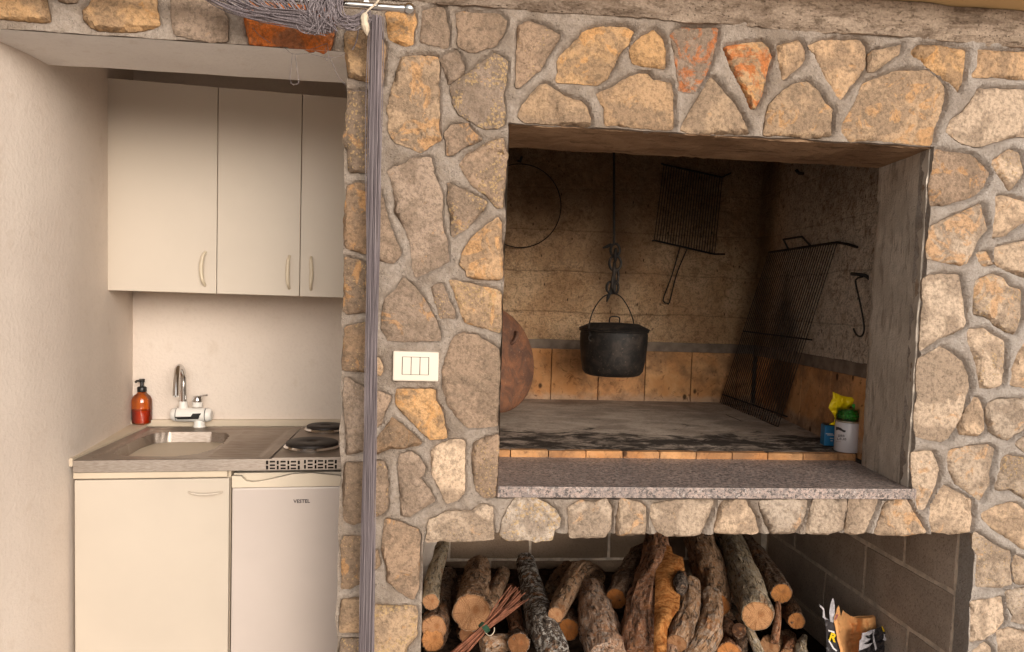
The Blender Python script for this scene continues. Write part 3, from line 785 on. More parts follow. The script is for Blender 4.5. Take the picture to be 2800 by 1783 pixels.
# the wall goes on beyond the picture on both sides: more stones of the same kind
_r = random.Random(77)
def more_stones(x0, x1, z0, z1, cw, tones):
    nx, nz = max(1, round((x1 - x0) / cw)), max(1, round((z1 - z0) / cw))
    P = [[(x0 + (x1-x0)*i/nx + _r.uniform(-.22, .22)*cw*(0 < i < nx), z0 + (z1-z0)*j/nz + _r.uniform(-.22, .22)*cw*(0 < j < nz)) for j in range(nz+1)] for i in range(nx+1)]
    for i in range(nx):
        for j in range(nz):
            q = [P[i][j], P[i+1][j], P[i+1][j+1], P[i][j+1]]
            c = (sum(p[0] for p in q)/4, sum(p[1] for p in q)/4)
            out = []
            for k in range(4):
                a, b = q[k], q[(k+1) % 4]
                for t in (.12, .5, .86):
                    x = a[0] + (b[0]-a[0])*t; z = a[1] + (b[1]-a[1])*t
                    d = math.hypot(x-c[0], z-c[1]); f = max(.3, (d - .026 - _r.uniform(0, .012)) / d)
                    out.append((c[0] + (x-c[0])*f, c[1] + (z-c[1])*f))
            build_stone(('W', _r.choice(tones), _r.uniform(.2, .6), _r.uniform(0, .2), _r.choice([0, 0, .4, .8]), out), 200 + i * 31 + j * 7 + int(x0 * 10))
more_stones(1.90, 2.92, 0, 2.17, .19, 'pplt')
more_stones(-1.76, -1.20, 0, 1.96, .18, 'gtbo')

# ------------------------------------------------------------------ mortar bed (a relief sheet with the openings cut out)
FX0, FX1, FZ0, FZ1 = .193, 1.438, .842, 1.887   # fireplace opening
NX0, NX1, NZ1 = -.008, 1.652, .742              # firewood opening
LX = -.243                                      # left end of the pillar
def in_wall(x, z):
    if x < -1.165: return True
    if x < LX: return z > 2.046
    if FX0 < x < FX1 and FZ0 < z < FZ1: return False
    if NX0 < x < NX1 and z < NZ1: return False
    return True
def mortar():
    S = .0065
    xs = np.arange(-1.78, 2.95, S); zs = np.arange(-.01, 2.36, S)
    nx, nz = len(xs), len(zs)
    GX, GZ = np.meshgrid(xs, zs, indexing='ij')
    D = np.full((nx, nz), .2)
    for poly in OUT:
        a = np.array([(p[0], p[1]) for p in poly]); lo = a.min(0) - .06; hi = a.max(0) + .06
        i0, i1 = np.searchsorted(xs, [lo[0], hi[0]]); j0, j1 = np.searchsorted(zs, [lo[1], hi[1]])
        if i1 <= i0 or j1 <= j0: continue
        P = np.stack([GX[i0:i1, j0:j1].ravel(), GZ[i0:i1, j0:j1].ravel()], 1)
        D[i0:i1, j0:j1] = np.minimum(D[i0:i1, j0:j1], sdist(P, poly).reshape(i1-i0, j1-j0))
    keep = np.zeros((nx-1, nz-1), bool)
    for i in range(nx-1):
        for j in range(nz-1):
            x, z = xs[i] + S/2, zs[j] + S/2
            keep[i, j] = in_wall(x, z)
    vid = -np.ones((nx, nz), int); vs = []
    fs = []
    def snap(x, z):
        # pull the cut edges onto the true, slightly uneven, opening lines
        w = .005 * mn.noise((x * 14, z * 14, 3.0))
        if abs(x - LX) < S and z < 2.06: x = LX + w * 2.0
        if FZ0 - S < z < FZ1 + S:
            if abs(x - FX0) < S: x = FX0 + w
            if abs(x - FX1) < S: x = FX1 + w
        if FX0 - S < x < FX1 + S:
            if abs(z - FZ0) < S: z = FZ0
            if abs(z - FZ1) < S: z = FZ1 + w
        if z < NZ1 + S:
            if abs(x - NX0) < S: x = NX0 + w * .6
            if abs(x - NX1) < S: x = NX1 + w
        if NX0 - S < x < NX1 + S and abs(z - NZ1) < S: z = NZ1 + w
        if x < LX + S and abs(z - 2.049) < 2*S: z = 2.049 + w * .5
        return x, z
    for i in range(nx-1):
        for j in range(nz-1):
            if not keep[i, j]: continue
            q = []
            for a, b in ((i, j), (i+1, j), (i+1, j+1), (i, j+1)):
                if vid[a, b] < 0:
                    x, z = xs[a], zs[b]; d = D[a, b] - .002
                    edge = not (0 < a < nx-1 and 0 < b < nz-1 and keep[a-1:a+1, b-1:b+1].all())
                    w = min(1, max(0, (x - .12) / .25)); top = min(1, max(0, (z - 1.75) / .2)); 
                    R = .0045 + .0095 * max(w, top * .6) * (1 if x > -.2 else .3)
                    if d <= 0: h = -.012 * min(1, -d / .006) - .002
                    else:
                        t = min(1, d / .014); t = math.sqrt(max(0, 1 - (1 - t)**2))
                        h = -.001 + (R + .001) * t
                    h += .006 * fbm(x * 16, z * 16, 7.7, 3) + .0032 * mn.noise((x * 62, z * 62, 1.3))
                    if edge: x, z = snap(x, z)
                    vid[a, b] = len(vs); vs.append((x, -h, z))
                q.append(vid[a, b])
            fs.append(tuple(q))
    cnt = {}
    for f in fs:
        for k in range(4):
            e = (f[k], f[(k+1) % 4]); cnt.setdefault((min(e), max(e)), []).append(e)
    back = {}
    for key, l in cnt.items():
        if len(l) == 1:
            a, b = l[0]
            for i in (a, b):
                if i not in back: back[i] = len(vs); vs.append((vs[i][0], .052, vs[i][2]))
            fs.append((b, a, back[a], back[b]))
    m = MB(); m.v = vs; m.f = fs
    ob = m.build('mortar_bed', MT['mortar'], stone_wall, smooth=True)
    return ob
mortar()
# masonry core behind the facing
core = MB()
core.box(LX + .012, NX0 - .006, .05, .31, 0, 2.36)
core.box(NX0 - .006, FX0 - .002, .05, .31, .80, 2.36)
core.box(NX1 + .012, 2.94, .05, .5, 0, 2.36)
core.box(LX + .012, 2.94, .30, .34, 1.93, 2.36)
core.box(-1.75, LX - .0, .05, .275, 2.062, 2.36)
core.build('wall_core', MT['mortar'], stone_wall)

# concrete ring beam above the stones
def beam():
    m = MB(); n = 190; rows = 12; vs = []; fs = []
    for i in range(n + 1):
        x = -.30 + (3.26) * i / n
        for j in range(rows + 1):
            t = j / rows
            zb = 2.186 + .010 * fbm(x * 4, 0, 2.2, 4) + .004 * mn.noise((x * 40, 1, 1))
            z = zb + (2.277 - zb) * t
            y = -.016 - .012 * min(1, t * 5) - .022 * fbm(x * 9, z * 24, 4.4, 5) - .012 * t
            vs.append((x, y, z))
    for i in range(n):
        for j in range(rows):
            a = i * (rows + 1) + j; fs.append((a, a + rows + 1, a + rows + 2, a + 1))
    k = len(vs)
    for i in range(n + 1):
        b = vs[i * (rows + 1)]; vs.append((b[0], .03, b[2] + .002))
    for i in range(n): fs.append((i*(rows+1), k + i, k + i + 1, (i+1)*(rows+1)))
    m.v = vs; m.f = fs
    return m.build('concrete_beam', MT['beam'], stone_wall, smooth=True)
beam()

# ------------------------------------------------------------------ kitchen niche shell
m = MB()
outer = [(p.x, p.y) for p in catmull([(-1.167,.054,0), (-1.138,.20,0), (-1.125,.39,0), (-1.142,.62,0), (-1.170,.88,0), (-1.195,1.12,0), (-1.215,1.30,0)], 40)]
for (x, y) in outer: m.v += [(x, y, 0), (x, y, 2.46)]
for i in range(len(outer) - 1): m.f.append((2*i, 2*i+1, 2*i+3, 2*i+2))
b0 = len(m.v); m.v += [(-1.75, .054, 0), (-1.75, .054, 2.46), (-1.75, 1.30, 0), (-1.75, 1.30, 2.46)]
m.f += [(0, b0, b0+1, 1), (b0, b0+2, b0+3, b0+1)]
tag(m.build('wall_left', MT['plaster'], smooth=True), 'white plastered left wall of the kitchen niche', 'wall', kind='structure')
KB = 1.07                                     # back wall of the kitchen niche (at KX0, then askew)
tag(MB().kbox(-1.19, .06, KB, KB + .1, 0, 2.46).build('wall_back', MT['plaster']), 'white plastered back wall behind the sink', 'wall', kind='structure')
tag(MB().box(-.110, -.0735, .32, 1.3, 0, .80).box(-.110, .085, .32, 1.3, .8005, 2.46).build('wall_right', MT['plaster']), 'plastered side wall between kitchen and fireplace', 'wall', kind='structure')
m = MB()
xs = [-1.75, -1.2, -.9, -.6, -.40, LX + .01]
vs = []; fs = []
for i in range(61):
    x = -1.75 + (LX + .012 + 1.75) * i / 60
    for j in range(9):
        y = -.004 + .282 * j / 8
        vs.append((x, y + .003 * fbm(x*9, 5, 1) , 2.043 + .003 * fbm(x * 6, y * 6, 9.1, 3) + (.004 if j == 0 else 0)))
for i in range(60):
    for j in range(8): fs.append((i*9+j, i*9+j+1, (i+1)*9+j+1, (i+1)*9+j))
k = len(vs)
for i in range(61): vs.append((vs[i*9+8][0], vs[i*9+8][1], 2.34))
for i in range(60): fs.append((i*9+8, k+i, k+i+1, (i+1)*9+8))
m.v = vs; m.f = fs
tag(m.build('soffit', MT['soffit'], smooth=True), 'white plastered underside of the stone lintel over the kitchen niche', 'ceiling', kind='structure')
tag(MB().box(-1.75, .085, .30, 1.3, 2.36, 2.42).build('kitchen_ceiling', MT['plaster']), 'white ceiling inside the kitchen niche', 'ceiling', kind='structure')

# ------------------------------------------------------------------ fireplace
fire = empty('fireplace', (.81, .3, .76))
tag(fire, 'large open masonry fireplace with smoked walls, granite sill and orange fireclay tiles', 'fireplace')
# lintel: rough cement underside, slightly uneven arris
def slab(name, mat, parent, fn, nu, nv, smooth=True):
    m = MB(); vs = []
    for i in range(nu + 1):
        for j in range(nv + 1): vs.append(fn(i / nu, j / nv))
    fs = [(i*(nv+1)+j, (i+1)*(nv+1)+j, (i+1)*(nv+1)+j+1, i*(nv+1)+j+1) for i in range(nu) for j in range(nv)]
    m.v = [tuple(p) for p in vs]; m.f = fs
    return m.build(name, mat, parent, smooth=smooth)
def lint(u, v):
    x = .19 + 1.262 * u
    # profile: small front arris, underside, back arris, back face
    prof = [(.004, 1.905), (.006, 1.884), (.10, 1.881), (.20, 1.880), (.292, 1.879), (.30, 1.892), (.302, 2.3)]
    t = v * (len(prof) - 1); i = min(int(t), len(prof) - 2); t -= i
    y = prof[i][0] + (prof[i+1][0] - prof[i][0]) * t; z = prof[i][1] + (prof[i+1][1] - prof[i][1]) * t
    a = .006 * fbm(x * 11, y * 14, 5.5, 4) + .004 * mn.noise((x * 45, y * 10, 2))
    return (x, y + (a * .8 if i >= 3 else 0), z + a)
slab('lintel', MT['lintel'], fire, lint, 110, 18)
# right jamb: trowelled cement return, wider at the back
JX0, JX1, JY = 1.434, 1.478, .335
def jam(u, v):
    z = .872 + 1.03 * u
    prof = [(1.450, .003), (JX0, .008), (JX0 + .012, .10), (JX0 + .028, .22), (JX1, JY - .01), (JX1 + .01, JY), (1.66, JY + .02)]
    t = v * (len(prof) - 1); i = min(int(t), len(prof) - 2); t -= i
    x = prof[i][0] + (prof[i+1][0] - prof[i][0]) * t; y = prof[i][1] + (prof[i+1][1] - prof[i][1]) * t
    a = .007 * fbm(y * 12, z * 8, 15.5, 4) + .003 * mn.noise((z * 40, y * 40, 2))
    return (x - a, y, z)
slab('jamb', MT['jamb'], fire, jam, 100, 24)
def jaml(u, v):
    z = .872 + 1.03 * u; y = .006 + .32 * v
    return (.197 + .005 * fbm(y * 12, z * 8, 25.5, 4), y, z)
slab('jamb', MT['jamb'], fire, jaml, 60, 10)
YB = 1.50; XR0, XR1 = 1.50, 1.590; XL = .10; FZ = .90; FZB = .932
# walls: rough render above, cement band, fireclay tiles below
def plane_wall(name, A, B, z0, z1, n, mat, seed, amp=.006, out=(0, -1)):
    A, B = Vector(A), Vector(B)
    def fn(u, v):
        p = A.lerp(B, u); z = z0 + (z1 - z0) * v
        z += .008 * fbm(p.x * 9 + p.y * 9, 3, seed, 3) if v == 0 else 0
        a = amp * fbm(p.x * 8, p.y * 8 + seed, z * 8, 4)
        return (p.x + out[0] * a, p.y + out[1] * a, z)
    return slab(name, mat, fire, fn, n, 60)
bw = plane_wall('back_wall', (XL, YB, 0), (XR1 + .02, YB, 0), 1.222, 2.9, 70, MT['soot'], 1.0)
sw = plane_wall('side_wall', (XR1, YB, 0), (XR0, JY + .01, 0), 1.222, 2.9, 60, MT['soot'], 2.0, out=(-1, 0))
lw = plane_wall('side_wall', (XL, YB, 0), (XL, .30, 0), .88, 2.9, 40, MT['soot'], 3.0, out=(1, 0))
flue = MB().box(XL - .02, XR1 + .05, .28, YB + .02, 2.9, 2.95).build('flue_cap', MT['soot'], fire)
MB().box(XL - .02, 1.7, .30, .32, 1.95, 2.9).build('hood_front', MT['soot'], fire)
MB().box(XL, XR1 + .02, YB + .006, YB + .03, 1.17, 1.23).build('cement_band', MT['band'], fire)
m = MB(); m.v = [(XR1+.006, YB, 1.165), (XR0+.006, JY+.01, 1.165), (XR0+.006, JY+.01, 1.23), (XR1+.006, YB, 1.23)]; m.f = [(0,1,2,3)]
m.build('cement_band', MT['band'], fire)
TW = .2325
x = onY(1509, 1000, YB).x - 2 * TW
k = 0
while x < XR1 - .01:
    x1 = min(x + TW - .0035, XR1 + .0)
    if x1 > XL:
        a = k * .0006
        MB().box(max(x, XL), x1, YB - .001 - a, YB + .03, .885, 1.176).build('tile', MT['tile'], bw, bevel=.002)
    x += TW; k += 1
d = Vector((XR0 - XR1, JY - YB)); L = d.length; d.normalize(); nrm = Vector((-1, -.07)).normalized()
t = .0
ts = onX(2286, 1000, 1.54); tj = (YB - ts.y) / (YB - JY) * L
t = tj - 3 * .27
while t < L:
    a, b = max(t, .004), min(t + .2665, L)
    if b > a + .01:
        p = Vector((XR1, YB)) + d * a; q = Vector((XR1, YB)) + d * b
        m = MB(); m.add([(p.x, p.y, .885), (q.x, q.y, .885), (q.x + .03, q.y, .885), (p.x + .03, p.y, .885), (p.x, p.y, 1.171), (q.x, q.y, 1.171), (q.x + .03, q.y, 1.171), (p.x + .03, p.y, 1.171)],
              [(0,3,2,1),(4,5,6,7),(0,1,5,4),(1,2,6,5),(2,3,7,6),(3,0,4,7)])
        m.build('tile', MT['tile'], sw, bevel=.002)
    t += .27
# backing so that no light leaks round the firebox
MB().box(XL - .06, 1.75, YB + .04, YB + .09, .7, 2.95).build('backing', MT['band'], fire)
m = MB(); m.add([(XR1+.04, YB+.05, .7), (XR0+.05, JY, .7), (XR0+.05, JY, 2.95), (XR1+.04, YB+.05, 2.95)], [(0,1,2,3)]); m.build('backing', MT['band'], fire)
def hea(u, v):
    x = XL + (1.60 - XL) * u; y = .400 + (YB + .02 - .400) * v
    return (x, y, FZ + (FZB - FZ) * v + .003 * fbm(x * 8, y * 8, 2.2, 4))
hearth = slab('hearth', MT['hearth'], fire, hea, 80, 60)
MB().box(XL, 1.66, .402, YB + .04, .76, .885).build('hearth_slab', MT['band'], fire)
# edging tiles at the front of the hearth
ew = .1285; x = onY(1397, 1240, .39).x - 2 * ew; k = 0
while x < JX1 + .02:
    a, b = max(x, .12), min(x + ew - .003, 1.495)
    if b > a: MB().box(a, b, .388 + (k % 3) * .0006, .42, .8755, .9015 - (k % 2) * .0008).build('edging_tile', MT['tile'], hearth, bevel=.0015)
    x += ew; k += 1
sill = MB(); sill.add([(.196,-.014,.847),(1.452,-.014,.847),(1.486,.40,.847),(.12,.40,.847),(.196,-.014,.8785),(1.452,-.014,.8785),(1.486,.40,.8785),(.12,.40,.8785)],
    [(0,3,2,1),(4,5,6,7),(0,1,5,4),(1,2,6,5),(2,3,7,6),(3,0,4,7)])
sill.build('granite_sill', MT['granite'], fire, bevel=.002)

# ------------------------------------------------------------------ firewood niche of concrete blocks
niche = empty('firewood_niche', (.82, .7, 0))
tag(niche, 'open firewood niche under the fireplace, lined with grey concrete blocks', 'niche')
NY = 1.362
nb = MB().box(-.10, 1.70, NY + .008, NY + .12, 0, .80).build('back_wall', MT['blockmortar'], niche)
ns = MB().box(1.6535, 1.80, .053, NY + .1, 0, .80).build('side_wall', MT['blockmortar'], niche)
nl = MB().box(-.072, -.012, .053, NY + .1, 0, .80).build('side_wall', MT['blockmortar'], niche)
MB().box(-.07, 1.70, .055, NY, .746, .79).build('ceiling_slab', MT['band'], niche)
MB().box(-.07, 1.70, .0, NY, .002, .012).build('floor', MT['ash'], niche)
def rough_block(x0, x1, y0, y1, z0, z1, parent, axis, seed):
    m = MB(); rnd = random.Random(seed)
    n = 8; vs = []; fs = []
    for i in range(n + 1):
        for j in range(5):
            u, v = i / n, j / 4
            e = .0025 if (i in (0, n) or j in (0, 4)) else 0
            z = z0 + (z1 - z0) * v
            if axis == 'x':
                y = y0 + (y1 - y0) * u
                vs.append((x0 - .002 + e + .003 * fbm(y * 10, z * 10, seed, 2), y + rnd.uniform(-.002, .002), z + rnd.uniform(-.002, .002)))
            else:
                x = x0 + (x1 - x0) * u
                vs.append((x + rnd.uniform(-.002, .002), y0 + e + .003 * fbm(x * 10, z * 10, seed, 2), z + rnd.uniform(-.002, .002)))
    for i in range(n):
        for j in range(4):
            a = i * 5 + j; fs.append((a, a + 5, a + 6, a + 1))
    k = len(vs); ring = [(i, 0) for i in range(n + 1)] + [(n, j) for j in range(1, 5)] + [(i, 4) for i in range(n - 1, -1, -1)] + [(0, j) for j in range(3, 0, -1)]
    for (i, j) in ring:
        p = vs[i * 5 + j]; vs.append((p[0] + .03, p[1], p[2]) if axis == 'x' else (p[0], p[1] + .03, p[2]))
    r = len(ring)
    for q in range(r):
        a = ring[q][0] * 5 + ring[q][1]; b = ring[(q+1) % r][0] * 5 + ring[(q+1) % r][1]
        fs.append((a, k + q, k + (q+1) % r, b))
    m.v = vs; m.f = fs
    return m.build('block', MT['block'], parent)
J = .007
for (z0, z1, js) in ((.118, .315, [.055, .27, .815, 1.358]), (.333, .521, [.055, .542, 1.085, 1.358]), (.539, .744, [.055, .315, .82, 1.358]), (.0, .103, [.055, .54, 1.08, 1.358])):
    for a, b in zip(js[:-1], js[1:]):
        rough_block(1.650, 1.65, a + J, b - J, z0, z1, ns, 'x', z0 * 31 + a * 7)
for (z0, z1, js) in ((.0, .178, [-.08, .30, .68, 1.06, 1.44, 1.648]), (.192, .385, [-.27, .107, .487, .867, 1.247, 1.627, 1.648]), (.397, .59, [-.08, .30, .68, 1.06, 1.44, 1.648]), (.602, .744, [-.27, .107, .487, .867, 1.247, 1.627, 1.648])):
    for a, b in zip(js[:-1], js[1:]):
        a = max(a, -.009)
        if b - a > .03: rough_block(a + J, b - J, NY, NY, z0, z1, nb, 'y', z0 * 17 + a * 9)['brown'] = .75

# ================================================================== KITCHEN
ZC = .854                                     # counter top height
CTL = onZ(202, 1259, ZC); CY0 = CTL.y - ksh(CTL.x)   # counter front line
CX0_, CX1_ = CTL.x, -.115
counter = empty('kitchenette_counter', (-.6, .6, 0))
tag(counter, 'stainless steel sink top with two electric hotplates above cabinet and fridge', 'countertop')
CD = .62
def sink_top():
    crop = '405,862 440,832 520,785 600,742 720,702 850,690 1200,690 1320,700 1338,722 1290,782 1200,832 1080,866 900,886 700,886 500,881 425,872'
    poly = []
    for t in crop.split():
        a, b = map(float, t.split(',')); p = onZ(180 + a/3.01, 950 + b/3.01, ZC); poly.append((p.x, p.y - ksh(p.x)))
    hx = onZ(745, 1249, ZC).x                 # seam before the hob
    S = .006; xs = np.arange(CX0_, hx + 1e-6, S); ys = np.arange(CY0, CY0 + CD + 1e-6, S)
    GX, GY = np.meshgrid(xs, ys, indexing='ij'); P = np.stack([GX.ravel(), GY.ravel()], 1)
    d = -sdist(P, poly)
    e = np.minimum.reduce([P[:,0] - xs[0], xs[-1] - P[:,0], P[:,1] - ys[0] , ys[-1] - P[:,1]])
    Z = np.full(len(P), ZC)
    t = np.clip(d / .045, 0, 1); bowl = np.where(t < 1, np.sqrt(1 - (1 - t)**2), 1); Z -= np.where(d > 0, .135 * bowl**1.3, 0)
    Z += .004 * np.clip((d + .008) / .008, 0, 1) * (d <= 0) * (d > -.012) * 0
    # raised outer rim, shallow tray inside it
    Z -= np.where((e > .030) & (d <= 0), .004 * np.clip((e - .030) / .012, 0, 1), 0)
    Z -= np.where((e > .030) & (d > 0), .004, 0)
    # drainer flutes right of the bowl
    fl = (P[:,0] > poly[8][0] + .03) & (e > .05)
    Z += np.where(fl, .0012 * np.sin((P[:,1] - ys[0]) / .030 * 6.283), 0)
    nx, ny = len(xs), len(ys)
    m = MB(); m.v = [(p[0], p[1] + ksh(p[0]), z) for p, z in zip(P, Z)]
    m.f = [(i*ny+j, (i+1)*ny+j, (i+1)*ny+j+1, i*ny+j+1) for i in range(nx-1) for j in range(ny-1)]
    o = m.build('sink_top', MT['steel'], counter, smooth=True)
    # overflow in the left end of the bowl
    q = onZ(180 + 545/3.01, 950 + 828/3.01, ZC - .05)
    MB().lathe([(.0, .003), (.010, .003), (.012, 0), (.008, -.002)], n=20).xform(Matrix.Translation(q + Vector((.0, 0, .0))) @ Matrix.Rotation(rad(70), 4, 'Y')).build('overflow_cap', MT['chrome'], o, smooth=True)
    return hx
HX = sink_top()
# front apron; vent slots are dark strips laid on, their shade put into colour
MB().kbox(CX0_, CX1_, CY0 - .004, CY0 - .001, ZC - .0385, ZC - .0005).build('apron', MT['steel'], counter, bevel=.0006)
MB().kbox(CX0_ - .003, CX0_ - .0005, CY0, CY0 + CD, ZC - .0385, ZC - .0005).build('apron', MT['steel'], counter)
hob = MB().kbox(HX + .004, CX1_, CY0, CY0 + CD, ZC - .03, ZC + .002).build('hob_plate', MT['steel'], counter, bevel=.001)
MB().kbox(HX + .0002, HX + .0038, CY0 + .001, CY0 + CD - .02, ZC - .012, ZC - .004).build('seam', MT['dark'], counter)
def slot(px0, px1, py0, py1):
    a = onK(px0, py0, CY0 - .0046); b = onK(px1, py1, CY0 - .0046)
    x0, x1 = a.x, b.x; z1, z0 = a.z, b.z
    MB().kbox(x0, x1, CY0 - .0046, CY0 - .0042, z0, z1).build('vent_slot_shade', MT['dark'], counter)
def vx(c): return 720 + c / 10.47
def vy(c, r): return 1240 + c / 10.47
for base, cols in ((0, ((75, 140, 'v'), (185, 335, 'h'), (385, 440, 'v'), (492, 640, 'h'), (690, 745, 'v'), (785, 940, 'h'), (985, 1045, 'v'))),
                   (-22, ((1165, 1220, 'v'), (1270, 1415, 'h'), (1468, 1522, 'v'), (1560, 1715, 'h'), (1760, 1812, 'v'), (1852, 2010, 'h'), (2045, 2105, 'v')))):
    for a, b, k in cols:
        if k == 'v':
            slot(vx(a), vx(b), vy(208 + base, 0), vy(312 + base, 0)); slot(vx(a), vx(b), vy(348 + base, 0), vy(458 + base, 0))
        else:
            for y0 in (212, 314, 405): slot(vx(a), vx(b), vy(y0 + base, 0), vy(y0 + 46 + base, 0))
for (px, py, r) in ((854, 1211, .091), (890, 1166, .074)):
    c = onZ(px, py, ZC + .018)
    hp = MB().lathe([(r + .006, -.015), (r + .008, -.010), (r + .002, -.004)], c, 40).build('trim_ring', MT['chrome'], counter, smooth=True)
    MB().lathe([(r - .004, -.008), (r, -.003), (r - .001, .004), (r - .006, .007), (.022, .0065), (.018, .004), (.0, .004)], c, 40).build('hotplate', MT['hotplate'], counter, smooth=True)
MB().kbox(-1.19, CX1_ + .03, KB - .028, KB - .001, ZC - .005, ZC + .022).build('back_strip', MT['cabedge'], counter, bevel=.003)
m = MB(); m.add([(CX0_ - .004, CY0, ZC - .02), (CX0_ - .004, CY0 + CD, ZC - .02), (-1.185, KB - .03, ZC - .02), (-1.128, CY0, ZC - .02),
                 (CX0_ - .004, CY0, ZC + .006), (CX0_ - .004, CY0 + CD, ZC + .006), (-1.185, KB - .03, ZC + .006), (-1.128, CY0, ZC + .006)],
                [(0,3,2,1),(4,5,6,7),(0,1,5,4),(1,2,6,5),(2,3,7,6),(3,0,4,7)])
m.build('side_strip', MT['cabedge'], counter)

# base cabinet
tag(MB().box(-1.19, CX0_ - .006, CY0 + .10, CY0 + CD - .02, 0, ZC - .021).build('wall_filler', MT['plaster']), 'plastered filler between left wall and base cabinet', 'wall', kind='structure')
FX = onK(630, 1400, CY0).x                    # joint between cabinet and fridge
bc = empty('base_cabinet', (-.85, .7, 0)); tag(bc, 'cream laminate base cabinet under the sink with one plain door', 'cabinet')
MB().kbox(CX0_ + .002, FX - .004, CY0 + .022, CY0 + CD - .02, .08, ZC - .042).build('carcass', MT['cabedge'], bc)
MB().kbox(CX0_ - .004, FX - .012, CY0 + .004, CY0 + .021, ZC - .060, ZC - .041).build('top_rail', MT['cabedge'], bc, bevel=.001)
bd = MB().kbox(CX0_ + .001, FX - .005, CY0 + .001, CY0 + .0205, .09, ZC - .0645).build('door', MT['cab'], bc, bevel=.002)
MB().kbox(CX0_ + .02, FX - .01, CY0 + .05, CY0 + CD - .05, 0, .079).build('plinth', MT['cabedge'], bc)
def bow_handle(p0, p1, bulge, out, r, parent, mat):
    """bowed bar handle between two points, bulging sideways and standing off the door"""
    p0, p1 = Vector(p0), Vector(p1); pts = []; rs = []
    for i in range(17):
        t = i / 16; s = math.sin(math.pi * t)
        p = p0.lerp(p1, t) + Vector(bulge) * s + Vector((0, -out, 0)) * min(1, 3.2 * s)
        pts.append(p); rs.append(r * (.75 + .35 * s))
    return MB().tube(pts, rs, 10).build('handle', mat, parent, smooth=True)
a = onK(516, 1345, CY0); b = onK(609, 1345, CY0)
bow_handle(a, b, (0, 0, -.006), .012, .004, bd, MT['cab'])

# small fridge
fr = empty('fridge', (-.36, .7, 0)); tag(fr, 'small white under-counter fridge with yellowed curved top handle', 'fridge')
FX1 = CX1_ + .005; FT = ZC - .047
MB().kbox(FX + .004, FX1, CY0 + .060, CY0 + CD - .02, .03, FT).build('body', MT['fridge'], fr, bevel=.004)
zt = onK(700, 1333, CY0 + .002).z
fd = MB().kbox(FX + .003, FX1, CY0 + .004, CY0 + .056, .06, zt - .0015).build('door', MT['fridge'], fr, bevel=.006)
# top trim with the sweeping grip recess
pts_t = [(630, 1302), (660, 1303), (664, 1309), (672, 1316), (690, 1319), (720, 1315), (760, 1306), (800, 1297), (850, 1294), (900, 1299), (960, 1305)]
poly = [(onK(x, y, CY0).x, onK(x, y, CY0).z) for x, y in pts_t]
poly[0] = (FX + .003, poly[0][1]); poly = [(min(x, FX1), z) for x, z in poly]
poly += [(FX1, zt), (FX + .003, zt)]
m = MB(); n = len(poly)
m.v = [(p[0], CY0 + .002 + ksh(p[0]), p[1]) for p in poly] + [(p[0], CY0 + .020 + ksh(p[0]), p[1]) for p in poly]
m.f = [tuple(range(n)), tuple(range(2*n-1, n-1, -1))] + [(i, i+n, (i+1) % n + n, (i+1) % n) for i in range(n)]
m.build('top_trim', MT['fridgetrim'], fr, bevel=.0012)
MB().kbox(FX + .003, FX1, CY0 + .026, CY0 + .056, zt, FT - .006).build('grip_recess', MT['fridgetrim'], fr, bevel=.002)
def text_mesh(txt, size, name, mat, parent, M, ext=.0006, spacing=1.0, bold=0.0):
    cu = bpy.data.curves.new('lettering', 'FONT'); cu.body = txt; cu.size = size; cu.extrude = ext; cu.align_x = 'CENTER'; cu.align_y = 'CENTER'
    cu.space_character = spacing; cu.offset = bold; cu.resolution_u = 2
    o = bpy.data.objects.new('lettering', cu); COL.objects.link(o)
    dg = bpy.context.evaluated_depsgraph_get(); dg.update()
    me = bpy.data.meshes.new_from_object(o.evaluated_get(dg)); COL.objects.unlink(o); bpy.data.objects.remove(o)
    me.name = name; me.transform(M)
    me.materials.clear(); me.materials.append(mat)
    ob = bpy.data.objects.new(name, me); COL.objects.link(ob); ob.parent = parent; ob.matrix_parent_inverse = parent.matrix_basis.inverted()
    return ob
def face_mat(p, yaw=0.0, roll=0.0):            # text upright, facing -Y, turned about Z by yaw
    return Matrix.Translation(p) @ Matrix.Rotation(yaw, 4, 'Z') @ Matrix.Rotation(rad(90), 4, 'X') @ Matrix.Rotation(roll, 4, 'Z')
text_mesh('VESTEL', .0165, 'brand_lettering', MT['print'], fd, face_mat(onK(825, 1371, CY0 + .0032), math.atan(KS)), .0005, 1.02, .0004)

# wall cabinets
UY = .745 - ksh(-1.16)
def door(pa, pb, parent, hx, hy0, hy1, bul):
    a, b = onK(*pa, UY), onK(*pb, UY)
    d = MB().kbox(a.x, b.x, UY, UY + .018, b.z, a.z).build('door', MT['cab'], parent, bevel=.002)
    p = onK(hx, hy0, UY); q = onK(hx - 4, hy1, UY)
    bow_handle(p, q, (bul, 0, 0), .016, .0052, d, MT['handle'])
    return a, b
uz0, uz1 = onK(592, 803, UY).z, onK(592, 238, UY).z
xA, xB, xC = onK(285.5, 500, UY).x, onK(594.5, 500, UY).x, onK(823.5, 500, UY).x; xD = -.115
def wall_cab(label, x0, x1, doors):
    r = empty('wall_cabinet', ((x0 + x1) / 2, UY + .15, uz0)); tag(r, label, 'cabinet', 'wall cabinets over the sink')
    MB().kbox(x0 + .001, x1 - .001, UY + .0195, KB - .002, uz0 + .001, uz1 - .001).build('carcass', MT['cabedge'], r)
    for (a, b, hx, hy0, hy1, bul) in doors:
        d = MB().kbox(a + .0012, b - .0012, UY, UY + .018, uz0, uz1).build('door', MT['cab'], r, bevel=.0016)
        p = onK(hx, hy0, UY); q = onK(hx - 1, hy1, UY)
        bow_handle(p, q, (bul, 0, 0), .018, .0066, d, MT['handle'])
